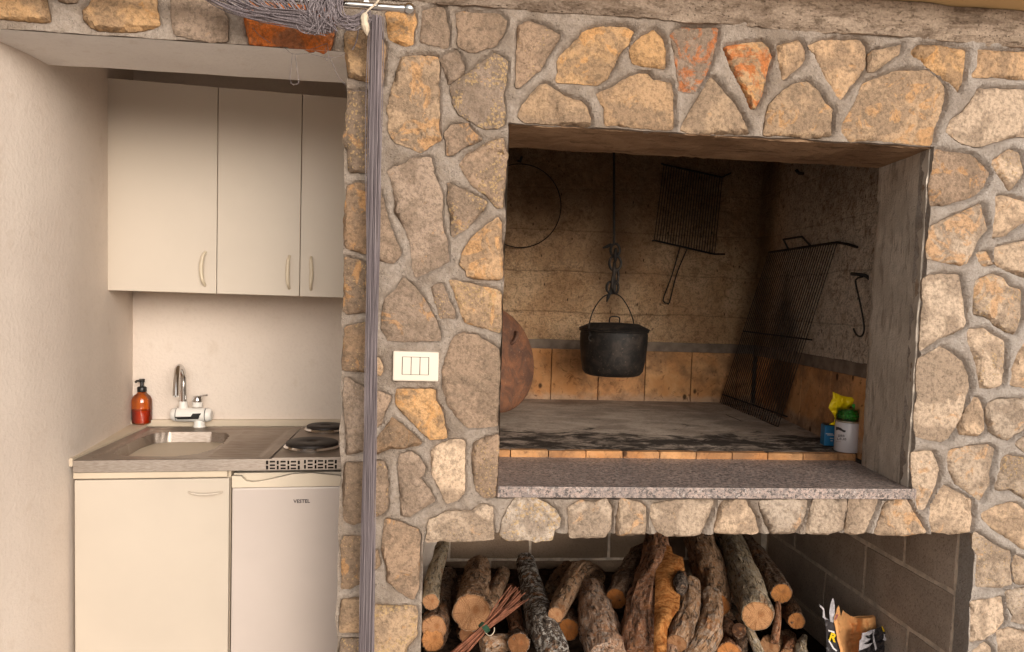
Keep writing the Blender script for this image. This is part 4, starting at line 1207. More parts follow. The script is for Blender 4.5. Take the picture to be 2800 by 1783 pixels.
wall_cab('cream wall cabinet with a single wide door next to the left wall', xA, xB, [(xA, xB, 562, 689, 781, -.010)])
wall_cab('cream wall cabinet with two narrow doors, partly behind the stone pillar', xB, xD, [(xB, xC, 792, 700, 789, -.004), (xC, xD, 851, 703, 792, .004)])

# soap bottle on the ledge
bp = onZ(388, 1158, ZC + .007)
sb = empty('soap_bottle', bp); tag(sb, 'amber pump soap bottle with black pump in the corner beside the sink', 'bottle')
R = .038
body = [(.0, 0), (R*.85, 0), (R*.97, .003), (R, .010), (R, .088), (R*.98, .098), (R*.80, .112), (R*.50, .122), (.014, .128), (.014, .134)]
MB().lathe(body, bp, 40).build('bottle_glass', MT['amber'], sb, smooth=True)
MB().lathe([(.0, .0055), (R*.945, .0065), (R*.945, .055), (.0, .055)], bp, 40).build('liquid', MT['soap'], sb, smooth=True)
m = MB().lathe([(.0165, .128), (.0175, .131), (.0175, .146), (.015, .149), (.0075, .151), (.0065, .166), (.010, .167), (.0105, .180), (.0, .181)], bp, 24)
m.tube([bp + Vector((0, 0, .174)), bp + Vector((-.010, -.03, .174)), bp + Vector((-.011, -.036, .170))], .0045, 8)
m.build('pump', MT['blackplastic'], sb, smooth=True)

# electric instant-heating tap
fp = onZ(545, 1168, ZC - .002)
FY = fp.y
ft = empty('faucet', fp); tag(ft, 'white electric heater tap with chrome gooseneck spout on the sink', 'faucet')
def K(x, y): return onY(x, y, FY)
MB().lathe([(.024, 0), (.023, .004), (.0205, .008), (.020, .035)], fp, 28).build('base', MT['whiteplastic'], ft, smooth=True)
pl, pr = K(469, 1134), K(579, 1134)
cz = (pl.z + pr.z) / 2; r0 = (K(520, 1113).z - K(520, 1150).z) / 2
Lb = pr.x - pl.x
prof = [(0, 0), (r0*.62, 0), (r0*.88, .006), (r0*.97, .014), (r0*.97, .020)]
def cyl(prof, name, mat):
    M = Matrix.Translation((pl.x, FY, cz)) @ Matrix.Rotation(rad(90), 4, 'Y')
    return MB().lathe(prof, n=32).xform(M).build(name, mat, ft, smooth=True)
cyl([(0, 0), (r0*.7, .0), (r0*.9, .006), (r0, .016), (r0, .020)], 'end_cap', MT['whiteplastic'])
cyl([(r0*.93, .0203), (r0*.93, .0232)], 'ring', MT['blackplastic'])
hb = cyl([(r0*1.02, .0235), (r0*1.04, .027), (r0*1.04, Lb - .027), (r0*1.02, Lb - .0235)], 'heater_body', MT['whiteplastic'])
cyl([(r0*.93, Lb - .0232), (r0*.93, Lb - .0203)], 'ring', MT['blackplastic'])
cyl([(r0, Lb - .020), (r0, Lb - .016), (r0*.9, Lb - .006), (r0*.7, Lb), (0, Lb)], 'end_cap', MT['whiteplastic'])
# dark display strip wrapped on the front of the body
disp = [(483, 1137), (528, 1136), (533, 1128), (556, 1127), (548, 1143), (492, 1144)]
rr = r0 * 1.04 + .0022
def wrap(x, y):
    p = K(x, y); dz = max(-rr*.98, min(rr*.98, p.z - cz)); return (p.x, FY - math.sqrt(rr*rr - dz*dz), p.z)
m = MB(); m.add([wrap(*p) for p in disp], [(0, 1, 4, 5), (1, 2, 3, 4)]); m.build('display', MT['blackplastic'], hb)
c1 = K(501, 1108)
MB().lathe([(.017, -.012), (.016, .012), (.0145, .016)], (c1.x, FY, c1.z), 24).build('collar', MT['whiteplastic'], ft, smooth=True)
q = []
base_ = K(502, 1100); top_ = K(493, 1006); tip = K(483, 1083)
arc = [(503, 1098), (502, 1060), (501, 1030), (498, 1012), (492, 1003), (487, 1008), (484, 1024), (482, 1050), (481, 1084)]
for i, (x, y) in enumerate(arc):
    t = max(0, (i - 2) / 6); q.append(onY(x, y, FY - .12 * min(1, t) ** 1.0 * 1.0))
MB().tube(catmull(q, 40), .0118, 14).build('spout', MT['chrome'], ft, smooth=True)
kp = K(540, 1096)
MB().lathe([(.020, -.004), (.020, .002), (.0195, .010), (.013, .020), (.0, .023)], kp, 24).build('knob', MT['chrome'], ft, smooth=True)
MB().tube([K(545, 1084), K(560, 1081), K(568, 1080)], [.004, .0035, .005], 8).build('lever', MT['chrome'], ft, smooth=True)
MB().lathe([(.019, -.024), (.019, -.003)], kp, 24).build('knob_stem', MT['whiteplastic'], ft, smooth=True)

# light switch on the pillar
sa, sbm = onY(1076, 959, -.003), onY(1198, 1042, -.003)
sw_ = empty('light_switch', ((sa.x + sbm.x)/2, 0, (sa.z + sbm.z)/2)); tag(sw_, 'ivory three-rocker light switch plate on the stone pillar', 'switch')
MB().box(sa.x, sbm.x, -.020, .0, sbm.z, sa.z).build('plate', MT['ivory'], sw_, bevel=.004)
ix0, ix1 = onY(1100, 1000, -.02).x, onY(1172, 1000, -.02).x; iz1, iz0 = onY(1136, 977, -.02).z, onY(1136, 1024, -.02).z
MB().box(ix0 - .001, ix1 + .001, -.0206, -.0202, iz0 - .001, iz1 + .001).build('rocker_gap_shade', MT['dark'], sw_)  # dark sheet on the plate: shade of the rocker gaps given as colour
w3 = (ix1 - ix0) / 3
for i in range(3):
    MB().box(ix0 + i*w3 + .0008, ix0 + (i+1)*w3 - .0008, -.0235, -.0207, iz0, iz1).build('rocker', MT['ivory'], sw_, bevel=.0012)

# ================================================================== FIREPLACE THINGS
IR = MT['iron']
# hoop of thin iron hung on a nail at the left of the back wall
hc = onY(1422, 563, YB - .03); hr = .195
hoop = MB().tube([hc + Vector((hr * math.cos(a), -.004 * math.sin(a*2), hr * math.sin(a))) for a in [2*math.pi*i/64 for i in range(64)]], .0028, 6, closed=True).build('iron_hoop', IR, smooth=True)
tag(hoop, 'thin iron hoop hanging on the smoked back wall left of the chain', 'hoop')
nl_ = onY(1417, 440, YB)
tag(MB().tube([nl_, nl_ + Vector((.004, -.05, -.012)), nl_ + Vector((.010, -.06, .010))], .006, 8).build('wall_nail', IR, smooth=True), 'bent black nail in the back wall above the iron hoop', 'nail')
tag(MB().tube([onX(2215, 478, 1.585), onX(2215, 478, 1.585) + Vector((-.06, -.02, .0)), onX(2215, 478, 1.585) + Vector((-.075, -.025, .012))], .0065, 8).build('wall_nail', IR, smooth=True), 'black nail high on the right fireplace wall', 'nail')

# hanging rod, chain and hook for the pot
PY = 1.05
def C_(x, y, Y=PY): return onY(x, y, Y)
rod_top = C_(1679, 405); rod_bot = C_(1679, 668)
ch = empty('pot_chain', rod_bot); tag(ch, 'black iron rod with chain links and hook hanging in the flue', 'chain')
MB().tube([rod_top + Vector((0, 0, .9)), rod_top, rod_bot], .0055, 8).build('rod', IR, ch, smooth=True)
def link(c, a, b, r, rot, name='link'):
    pts = []
    for i in range(24):
        t = 2 * math.pi * i / 24; x = a * math.cos(t); z = b * math.sin(t)
        pts.append(Vector(c) + Vector((x * math.cos(rot), x * math.sin(rot), z)))
    return MB().tube(pts, r, 7, closed=True).build(name, IR, ch, smooth=True)
for (px, py, hw, hh, rot) in ((1682, 684, 14, 17, .3), (1683, 697, 10, 16, 1.1), (1682, 720, 17, 20, .2), (1679, 742, 8, 24, 1.2), (1684, 756, 9, 20, .5), (1677, 772, 9, 22, 1.0), (1670, 786, 12, 15, .2), (1684, 786, 10, 16, .7)):
    s_ = (C_(px + 10, py) - C_(px, py)).x / 10
    link(C_(px, py), hw * s_, hh * s_, .0058, rot)
MB().tube([C_(1648, 678), C_(1660, 674), C_(1672, 668)], [.003, .007, .006], 8).build('pin', IR, ch, smooth=True)
hk = catmull([C_(1683, 740), C_(1675, 770), C_(1670, 795), C_(1663, 812), C_(1659, 826)], 14)
MB().tube(hk, [.007] * 12 + [.005, .004, .002], 8).build('hook', IR, ch, smooth=True)

# cauldron
s_ = (C_(1690, 950) - C_(1680, 950)).x / 10
cc = C_(1674, 1026); W = 90 * s_
pot = empty('cauldron', cc); tag(pot, 'black sooty cast iron cauldron with lid hanging over the hearth', 'cauldron')
Hh = 120 * s_
prof = [(0, 0), (W*.70, 0), (W*.82, .006), (W*.90, .022), (W*.955, Hh*.35), (W*1.0, Hh*.72), (W*1.0, Hh*.93), (W*.98, Hh*.97), (W*1.03, Hh*.985), (W*1.04, Hh*1.01), (W*.99, Hh*1.02), (W*.96, Hh*.98), (W*.95, Hh*.4), (W*.8, .012), (0, .010)]
MB().lathe(prof, cc, 48).build('body', IR, pot, smooth=True)
lid = MB().lathe([(W*1.035, Hh*1.022), (W*1.05, Hh*1.04), (W*1.0, Hh*1.065), (W*.86, Hh*1.11), (W*.72, Hh*1.16), (W*.3, Hh*1.175), (0, Hh*1.18)], cc, 48).build('lid', IR, pot, smooth=True)
zt_ = cc.z + Hh * 1.175
MB().tube(catmull([(cc.x - .022, PY, zt_), (cc.x - .020, PY - .003, zt_ + .022), (cc.x, PY - .004, zt_ + .027), (cc.x + .020, PY - .003, zt_ + .022), (cc.x + .022, PY, zt_)], 16), .003, 6).build('lid_handle', IR, lid, smooth=True)
zl = C_(1604, 922).z
bail = [Vector((C_(1606, 922).x, PY - W * .55, zl)), C_(1610, 895, PY - W*.5), C_(1622, 850, PY - W*.34), C_(1646, 815, PY - W*.15), C_(1672, 803), C_(1698, 812, PY + W*.1), C_(1722, 850, PY + W*.28), C_(1733, 890, PY + W*.4), Vector((C_(1735, 905).x, PY + W * .48, zl))]
MB().tube(catmull(bail, 48), .0028, 6).build('bail_handle', IR, pot, smooth=True)
for sx, p in ((-1, bail[0]), (1, bail[-1])):
    MB().tube([p + Vector((.012 * math.cos(a), -.004, .012 * math.sin(a))) for a in [2*math.pi*i/14 for i in range(14)]], .0032, 6, closed=True).build('ear', IR, pot, smooth=True)

def bar(pts, r, parent, name='bar', n=6):
    return MB().tube(pts, r, n).build(name, IR, parent, smooth=True)
# hand grill hung on the back wall
GY = YB - .025
def G(x, y, o=0): return onY(x, y, GY - o)
g1 = empty('hand_grill', G(1880, 570)); tag(g1, 'black square hand grill with long looped handle hung on the back wall', 'grill')
TL, TR, BL, BR = G(1815, 450), G(1974, 485), G(1788, 657), G(1953, 695)
bar([G(1808, 447), TL, TR, G(1999, 473)], .0048, g1, 'end_bar')
bar([G(1783, 659), BL, BR, G(1982, 695)], .0048, g1, 'end_bar')
for i in range(24):
    t = i / 23; bar([TL.lerp(TR, t) + Vector((0, -.004, 0)), BL.lerp(BR, t) + Vector((0, -.004, 0))], .0021, g1)
MB().tube(catmull([G(1859, 676), G(1838, 750), G(1815, 812), G(1816, 826), G(1823, 829), G(1831, 824), G(1850, 750), G(1878, 682)], 40), .0032, 6).build('handle', IR, g1, smooth=True)
# big grill leaning in the right corner
FLZ = lambda y: FZ + (FZB - FZ) * (y - .4) / (YB - .38)
b1, b2 = onZ(1967, 1107, .921), onZ(2127, 1168, .912)
t1_, t2_ = onX(2103, 690, 1.535), onX(2289, 663, 1.512)
g2 = empty('leaning_grill', (b1 + b2) / 2); tag(g2, 'large rusty black grill rack leaning against the right fireplace wall', 'grill')
e = (t2_ - t1_).normalized()
bar([t1_, t2_, onX(2318, 668, 1.498), onX(2344, 676, 1.492)], .0052, g2, 'end_bar')
bar([b1, b2], .0052, g2, 'end_bar')
nb_ = 31
for i in range(nb_):
    t = i / (nb_ - 1); a, b = t1_.lerp(t2_, t), b1.lerp(b2, t)
    bar([a, b], .0018, g2)
def on_grill(u, v): return t1_.lerp(t2_, u).lerp(b1.lerp(b2, u), v)
for v in (.5, .93): bar([on_grill(-.02, v) + Vector((.008, .006, 0)), on_grill(1.06, v) + Vector((.008, .006, 0))], .0036, g2, 'cross_bar')
hp1 = [on_grill(.33, 0), onX(2142, 655, 1.50), onX(2193, 647, 1.49), on_grill(.66, 0)]
MB().tube(hp1, .0042, 7).build('handle', IR, g2, smooth=True)
hp2 = [on_grill(.18, 1), onZ(1985, 1136, .918), onZ(2027, 1153, .915), onZ(2066, 1149, .914), on_grill(.60, 1)]
MB().tube(hp2, .0042, 7).build('handle', IR, g2, smooth=True)
# S hook on a spike near the jamb
XH = 1.500
hs_ = empty('wall_hook', onX(2340, 752, XH)); tag(hs_, 'black wire hook hanging from a spike on the right fireplace wall', 'hook')
MB().tube(catmull([onX(2328, 749, XH - .03), onX(2350, 751, XH - .02), onX(2366, 754, XH - .005), onX(2380, 765, XH + .01)], 10), .006, 8).build('spike', IR, hs_, smooth=True)
MB().tube(catmull([onX(2358, 757, XH - .03), onX(2343, 762, XH - .03), onX(2340, 775, XH - .03), onX(2350, 820, XH - .03), onX(2360, 870, XH - .03), onX(2363, 900, XH - .03), onX(2357, 918, XH - .03), onX(2345, 918, XH - .03), onX(2336, 905, XH - .03), onX(2334, 898, XH - .03)], 50), .0032, 7).build('wire', IR, hs_, smooth=True)

# rusty baking dome lid leaning at the left
dc = onY(1352, 982, .78); dr = .205
M_ = Matrix.Translation(dc) @ Matrix.Rotation(rad(38), 4, 'Z') @ Matrix.Rotation(rad(76), 4, 'X')
dl = empty('baking_lid', dc); tag(dl, 'rusty round iron baking lid standing on edge at the left of the hearth', 'lid')
MB().lathe([(dr*1.0, -.004), (dr*1.01, .0), (dr*.99, .010), (dr*.93, .022), (dr*.75, .034), (dr*.4, .044), (0, .047), (0, .041), (dr*.4, .038), (dr*.74, .029), (dr*.92, .016), (dr*.985, .0)], n=56).xform(M_).build('dome', MT['rust'], dl, smooth=True)
MB().tube(catmull([(.055, .050, .036), (.060, .056, .058), (.075, .075, .062), (.090, .094, .052), (.094, .098, .028)], 16), .0065, 8).xform(M_).build('strap_handle', MT['rust'], dl, smooth=True)

# tins and bag by the right jamb
tb = onZ(2315, 1233, FZ + .003)
sc_ = (onY(2325, 1200, tb.y) - onY(2315, 1200, tb.y)).x / 10
tr = 31.5 * sc_; th = 78 * sc_
tin = empty('paint_tin', tb); tag(tin, 'pale grey round tin with dark lettering beside the right jamb', 'tin')
MB().lathe([(tr*.97, 0), (tr, .003), (tr, th - .004), (tr*.97, th - .002)], tb, 40).build('body', MT['tinwhite'], tin, smooth=True)
MB().lathe([(tr*1.0, th - .002), (tr*1.03, th), (tr*1.03, th + .003), (tr*.95, th + .004), (tr*.92, th - .001), (0, th - .002)], tb, 40).build('rim', MT['tinrim'], tin, smooth=True)
cam_az = math.atan2(CAM[0] - tb.x, -(CAM[1] - tb.y))
def on_tin(px, py, extra=.0008):
    """pixel -> point on the tin's curved front"""
    d = Vector(ray(px, py)); o = Vector(CAM); R2 = tr + extra
    ox, oy = o.x - tb.x, o.y - tb.y
    a = d.x**2 + d.y**2; b = 2 * (ox * d.x + oy * d.y); c = ox*ox + oy*oy - R2*R2
    q = b*b - 4*a*c
    t = (-b - math.sqrt(max(q, 0))) / (2*a); return o + d * t
def tin_patch(quads, name, mat, parent):
    m = MB()
    for q in quads:
        pts = [on_tin(2230 + x / 8.067, 1060 + y / 8.067) for x, y in q]; m.add(pts, [tuple(range(len(pts)))])
    return m.build(name, mat, parent)
lab = [[(450, 860), (500, 868), (510, 930), (450, 940)], [(500, 868), (560, 890), (575, 960), (510, 930)], [(560, 890), (610, 930), (620, 985), (575, 960)], [(610, 930), (670, 950), (655, 985), (620, 985)]]
tin_patch(lab, 'moustache_emblem', MT['print'], tin)
def strokes(x0, y0, word, w, h, gap):
    """blocky letters as small quads wrapped on the tin"""
    seg = {'U': [(0,0,.25,1), (.75,0,1,1), (.2,.8,.8,1)], 'R': [(0,0,.25,1), (.25,0,1,.2), (.75,.2,1,.5), (.25,.42,.9,.6), (.65,.6,1,1)],
           'A': [(0,.15,.25,1), (.75,.15,1,1), (.2,0,.8,.2), (.2,.5,.8,.68)], 'B': [(0,0,.25,1), (.25,0,.9,.2), (.25,.42,.9,.58), (.25,.82,.9,1), (.75,.15,1,.85)],
           'E': [(0,0,.25,1), (.25,0,1,.2), (.25,.42,.85,.58), (.25,.82,1,1)], 'D': [(0,0,.25,1), (.25,0,.8,.2), (.25,.82,.8,1), (.75,.15,1,.85)],
           'M': [(0,0,.22,1), (.78,0,1,1), (.22,.1,.5,.4), (.5,.1,.78,.4)], 'L': [(0,0,.25,1), (.25,.82,1,1)], 'J': [(.7,0,1,.85), (.05,.8,.8,1)], 'O': [(0,.1,.25,.9), (.75,.1,1,.9), (.15,0,.85,.2), (.15,.8,.85,1)], 'I': [(.35,0,.65,1)]}
    q = []; x = x0
    for chh in word:
        for (a, b, c, d) in seg[chh]:
            q.append([(x + a*w, y0 + b*h + (x - x0) * .06), (x + c*w, y0 + b*h + (x - x0) * .06), (x + c*w, y0 + d*h + (x - x0) * .06), (x + a*w, y0 + d*h + (x - x0) * .06)])
        x += w + gap
    return q
tin_patch(strokes(500, 1034, 'URA', 36, 50, 14), 'lettering', MT['print'], tin)
tin_patch(strokes(480, 1104, 'LAJO', 38, 48, 14), 'lettering', MT['print'], tin)
tin_patch(strokes(455, 1175, 'IIII', 22, 22, 4), 'lettering', MT['redprint'], tin)
# glass jar standing on the tin
jb = tb + Vector((0, 0, th + .0045)); jr = tr * .97; jh = 28 * sc_
jar = empty('glass_jar', jb); tag(jar, 'clear glass jar standing on the pale tin with green plastic inside', 'jar')
MB().lathe([(0.0, 0.0005), (jr*.95, 0.0005), (jr, .004), (jr, jh), (jr*1.03, jh + .002), (jr*1.0, jh + .004)], jb, 36).build('glass', MT['jar'], jar, smooth=True)
def crumple(c, rx, ry, rz, seed, name, mat, parent, amp=.35, freq=2.2):
    bm = bmesh.new(); bmesh.ops.create_icosphere(bm, subdivisions=4, radius=1)
    for v in bm.verts:
        n = v.co.normalized(); a = abs(mn.noise(n * freq + Vector((seed, 0, 0)))) ; b = abs(mn.noise(n * freq * 2.3 + Vector((0, seed, 0))))
        k = 1 + amp * (.9 - 2.2 * a) + amp * .5 * (.5 - 2 * b)
        v.co = Vector((n.x * rx * k, n.y * ry * k, n.z * rz * k)) + Vector(c)
    me = bpy.data.meshes.new(name); bm.to_mesh(me); bm.free(); me.materials.append(mat)
    for p in me.polygons: p.use_smooth = True
    o = bpy.data.objects.new(name, me); COL.objects.link(o)
    if parent: o.parent = parent; o.matrix_parent_inverse = parent.matrix_basis.inverted()
    return o
crumple(jb + Vector((.004, 0, jh * .46)), jr * .78, jr * .75, jh * .40, 3.3, 'green_wrapper', MT['green'], jar, .45, 2.6)
# yellow plastic bag draped behind the jar
def bag_pt(x, y, o=0): return onY(2230 + x / 8.067, 1060 + y / 8.067, tb.y + .022 + o)
ol = [(380, 90), (560, 170), (700, 205), (880, 215), (1000, 280), (1010, 360), (900, 400), (760, 420), (640, 470), (520, 560), (450, 640), (460, 760), (430, 830), (300, 810), (400, 760), (430, 660), (370, 560), (285, 440), (330, 320), (370, 220)]
def draped(outline, fn, seed, thick, name, mat, amp=.012):
    P2 = [Vector((x / 1000, y / 1000)) for x, y in outline]; n = len(P2); poly = []
    for i in range(n):
        a, b = P2[i], P2[(i+1) % n]; k = max(1, int((b-a).length / .03))
        poly += [a.lerp(b, j / k) for j in range(k)]
    xs = [p.x for p in poly]; ys = [p.y for p in poly]; pts = []
    x = min(xs)
    while x < max(xs):
        y = min(ys)
        while y < max(ys): pts.append((x, y)); y += .035
        x += .035
    P = np.array(pts); d = sdist(P, poly); pts = [Vector(p) for p, q in zip(pts, d) if q < -.012]
    n = len(poly)
    r = delaunay_2d_cdt(poly + pts, [(i, (i+1) % n) for i in range(n)], [list(range(n))], 1, 1e-7)
    Pq = np.array([(v.x, v.y) for v in r[0]]); dd = -sdist(Pq, poly)
    m = MB(); N = len(r[0])
    fr_, bk = [], []
    for v, q in zip(r[0], dd):
        w = amp * (abs(mn.noise((v.x * 5, v.y * 5, seed))) * 2 - .5) + amp * .6 * mn.noise((v.x * 14, v.y * 14, seed))
        b = thick * (1 - math.exp(-q / .05))
        fr_.append(fn(v.x * 1000, v.y * 1000, -b - w * (1 - math.exp(-q / .03)))); bk.append(fn(v.x * 1000, v.y * 1000, b * .6 + .002))
    m.v = [tuple(p) for p in fr_ + bk]
    m.f = [tuple(f) for f in r[2]] + [tuple(i + N for i in reversed(f)) for f in r[2]]
    cnt = {}
    for f in r[2]:
        for i in range(len(f)):
            e_ = (f[i], f[(i+1) % len(f)]); cnt.setdefault((min(e_), max(e_)), []).append(e_)
    for l in cnt.values():
        if len(l) == 1: a, b = l[0]; m.f.append((b, a, a + N, b + N))
    return m.build(name, mat, smooth=True)
yb = draped(ol, bag_pt, 4.2, .016, 'plastic_bag', MT['yellow'])
tag(yb, 'crumpled bright yellow plastic bag stuffed behind the glass jar', 'plastic bag')
gb = draped([(800, 370), (900, 350), (985, 380), (985, 510), (910, 540), (860, 480), (810, 420)], lambda x, y, o: bag_pt(x, y, o - .022), 8.2, .006, 'green_wrapper', MT['green'], .006)
tag(gb, 'crumpled green plastic wrapper tucked under the yellow bag', 'wrapper')
# small blue tin
q0, q1 = onZ(2253, 1217, FZ + .006), onZ(2288, 1222, FZ + .006)
bt = empty('blue_tin', q0); tag(bt, 'small light blue square tin behind the pale grey tin', 'tin')
dx = Vector((q1.x - q0.x, q1.y - q0.y, 0)); ang = rad(-12)
u_ = Vector((math.cos(ang), math.sin(ang), 0)); v_ = Vector((-u_.y, u_.x, 0)); hgt = 52 * sc_ * 1.04; wd = .062
p0 = Vector((q0.x, q0.y, FZ + .004))
m = MB(); m.add([p0, p0+u_*wd, p0+u_*wd+v_*.05, p0+v_*.05, *[p + Vector((0,0,hgt)) for p in (p0, p0+u_*wd, p0+u_*wd+v_*.05, p0+v_*.05)]], [(0,3,2,1),(4,5,6,7),(0,1,5,4),(1,2,6,5),(2,3,7,6),(3,0,4,7)])
m.build('body', MT['blue'], bt, bevel=.002)
m = MB(); p2 = p0 + Vector((0, 0, hgt + .0005)) + u_*.002 + v_*.002; m.add([p2, p2+u_*.058, p2+u_*.058+v_*.046, p2+v_*.046, *[p + Vector((0,0,.004)) for p in (p2, p2+u_*.058, p2+u_*.058+v_*.046, p2+v_*.046)]], [(0,3,2,1),(4,5,6,7),(0,1,5,4),(1,2,6,5),(2,3,7,6),(3,0,4,7)])
m.build('lid', MT['blackplastic'], bt, bevel=.001)
for k, (a, b, z) in enumerate(((.004, .030, .58), (.010, .034, .52), (.020, .032, .36), (.022, .030, .24))):
    f0 = p0 - v_ * .0006 + Vector((0, 0, hgt * z))
    m = MB(); m.add([f0+u_*a, f0+u_*b, f0+u_*b+Vector((0,0,.003)), f0+u_*a+Vector((0,0,.003))], [(0,1,2,3)]); m.build('print_line', MT['whiteprint'], bt)

# ================================================================== STRING CURTAIN AND ROD
RY = -.085
rod = empty('curtain_rod', onY(1060, 15, RY)); tag(rod, 'brushed steel curtain rod with ball finial above the pillar', 'curtain rod')
re_ = onY(1105, 24, RY); rl = Vector((-1.75, RY, re_.z + .005))
MB().tube([rl, re_], .0095, 16).build('rod', MT['chrome'], rod, smooth=True)
MB().tube([re_ - Vector((.010, 0, 0)), re_ + Vector((.006, 0, 0))], .0115, 16).build('collar', MT['chrome'], rod, smooth=True)
fb = onY(1119, 26, RY)
MB().lathe([(0.0001, -.0165)] + [(.0165 * math.sin(a), -.0165 * math.cos(a)) for a in [math.pi * i / 14 for i in range(1, 14)]] + [(0.0001, .0165)], fb, 24).build('finial', MT['chrome'], rod, smooth=True)
bk_ = onY(1002, 8, RY)
MB().tube([bk_ + Vector((0, 0, 0)), bk_ + Vector((0, .085, 0))], .008, 10).tube([bk_ + Vector((0, .083, 0)), bk_ + Vector((0, .09, 0))], .022, 14).build('bracket', MT['chrome'], rod, smooth=True)

cur = empty('string_curtain', onY(1015, 900, -.06)); tag(cur, 'grey lilac string curtain gathered and hanging down the pillar', 'curtain')
rng = random.Random(5)
def strands(name, n, fn, r=.0011, seg=26, sides=4, kind='stuff', mat='string'):
    m = MB()
    for i in range(n): m.tube(fn(i), r * rng.uniform(.8, 1.25), sides, cap=False)
    o = m.build(name, MT[mat], cur, smooth=True); o['kind'] = kind; return o
tops = onY(1028, 40, -.085); bots = onY(1003, 1790, -.060)
def hang(i):
    a = rng.uniform(0, 2*math.pi); rr_ = math.sqrt(rng.random())
    ox, oy = math.cos(a) * rr_, math.sin(a) * rr_
    ph = rng.uniform(0, 6.3); pts = []
    stray = rng.random() < .16
    for k in range(29):
        t = k / 28
        zz = tops.z + (.02 - tops.z) * t
        w = .0125 + .0020 * min(1, t * 6) + .0035 * t + .0015 * math.sin(t * 9 + 1)
        cx = tops.x + (bots.x - tops.x) * (tops.z - zz) / (tops.z - bots.z)
        x = cx + ox * w + .0024 * math.sin(ph + t * (6 + ph * 1.5)) + (.006 * math.sin(t * (4 + ph) + ph) if stray else 0)
        y = -.072 + oy * .016 + .0015 * math.cos(ph + t * 9)
        pts.append((x, y, zz))
    return pts
strands('hanging_strands', 130, hang, .00085)
# swag: strands lifted sideways over the rod and gathered at the tie
KN = onY(1003, 46, -.11)
def swag(i):
    t0 = rng.random(); px = 480 + 380 * t0
    st = onY(px, -40 + rng.uniform(-10, 10), -.09 - rng.uniform(0, .02))
    d = rng.uniform(.2, 1.0)
    mid1 = onY(px + (890 - px) * .35, 8 + 38 * d * (1 - .2 * t0), -.112 + rng.uniform(-.02, .01))
    mid2 = onY(815 + 40 * rng.random(), 25 + 58 * d + rng.uniform(-6, 4), -.118 + rng.uniform(-.02, .012))
    end = onY(880 + rng.uniform(-28, 34), 60 + 32 * d + rng.uniform(-8, 8), -.115 + rng.uniform(-.02, .02))
    return catmull([st, mid1, mid2, end], 16)
strands('swag_strands', 130, swag, .0012)
def tuft(i):
    a = onY(872 + rng.uniform(-20, 45), -45, -.105 + rng.uniform(-.02, .01))
    b = onY(868 + rng.uniform(-26, 50), 30 + rng.uniform(-8, 8), -.128 + rng.uniform(-.02, .01))
    c = onY(875 + rng.uniform(-48, 52), 82 + rng.uniform(-16, 12), -.125 + rng.uniform(-.02, .02))
    return catmull([a, b, c], 12)
strands('tuft_strands', 80, tuft, .0012)
def loop(i):
    a = onY(900 + rng.uniform(0, 60), -40, -.10)
    b = onY(925 + rng.uniform(-20, 15), 40 + rng.uniform(-20, 15), -.125 + rng.uniform(-.02, .01))
    c = onY(958 + rng.uniform(-10, 8), 70 + rng.uniform(-25, 14), -.125 + rng.uniform(-.02, .01))
    return catmull([a, b, c, KN + Vector((rng.uniform(-.012, .012), rng.uniform(-.01, .01), rng.uniform(-.016, .016)))], 18)
strands('loop_strands', 46, loop, .0011)
# pale tie and tassel end
MB().tube(catmull([onY(1001, 34, -.125), onY(996, 55, -.130), onY(1001, 80, -.128), onY(1004, 97, -.125)], 14), [.002, .006, .009, .010, .010, .009, .009, .010, .010, .009, .008, .007, .005, .003, .002], 8).build('tie_tassel', MT['cork'], cur, smooth=True)
MB().tube(catmull([onY(1000, 36, -.118), onY(1016, 20, -.115), onY(1030, 8, -.105), onY(1040, -10, -.10)], 14), .0025, 6).build('tie_cord', MT['cork'], cur, smooth=True)
# loose threads below the lintel
def th(px): return catmull([onY(x, y, Y) for x, y, Y in px], 30)
m = MB()
for px in ([(780, 132, -.03), (800, 147, -.03), (830, 147, -.03), (860, 143, -.03)], [(799, 148, -.03), (796, 190, -.03), (793, 215, -.03), (798, 229, -.03), (806, 231, -.03), (815, 228, -.03), (816, 214, -.03), (811, 180, -.03), (807, 150, -.03)],
           [(850, 148, -.03), (875, 154, -.03), (900, 158, -.03), (925, 154, -.03), (945, 146, -.03)], [(890, 130, -.03), (889, 158, -.03), (895, 165, -.03), (898, 155, -.03), (896, 120, -.03)],
           [(898, 150, -.03), (912, 180, -.03), (925, 210, -.03), (945, 232, -.03)], [(980, 82, -.05), (975, 110, -.05), (968, 128, -.05), (963, 136, -.05)], [(690, 75, -.03), (708, 95, -.03), (740, 118, -.03)],
           [(960, 249, -.03), (990, 249, -.04), (1004, 256, -.05), (1012, 270, -.09)], [(895, 118, -.02), (870, 128, -.02), (848, 135, -.02)]):
    m.tube(th(px), .0006 if px[0][0] != 980 else .0016, 4)
o = m.build('loose_threads', MT['string'], cur, smooth=True); o['kind'] = 'stuff'

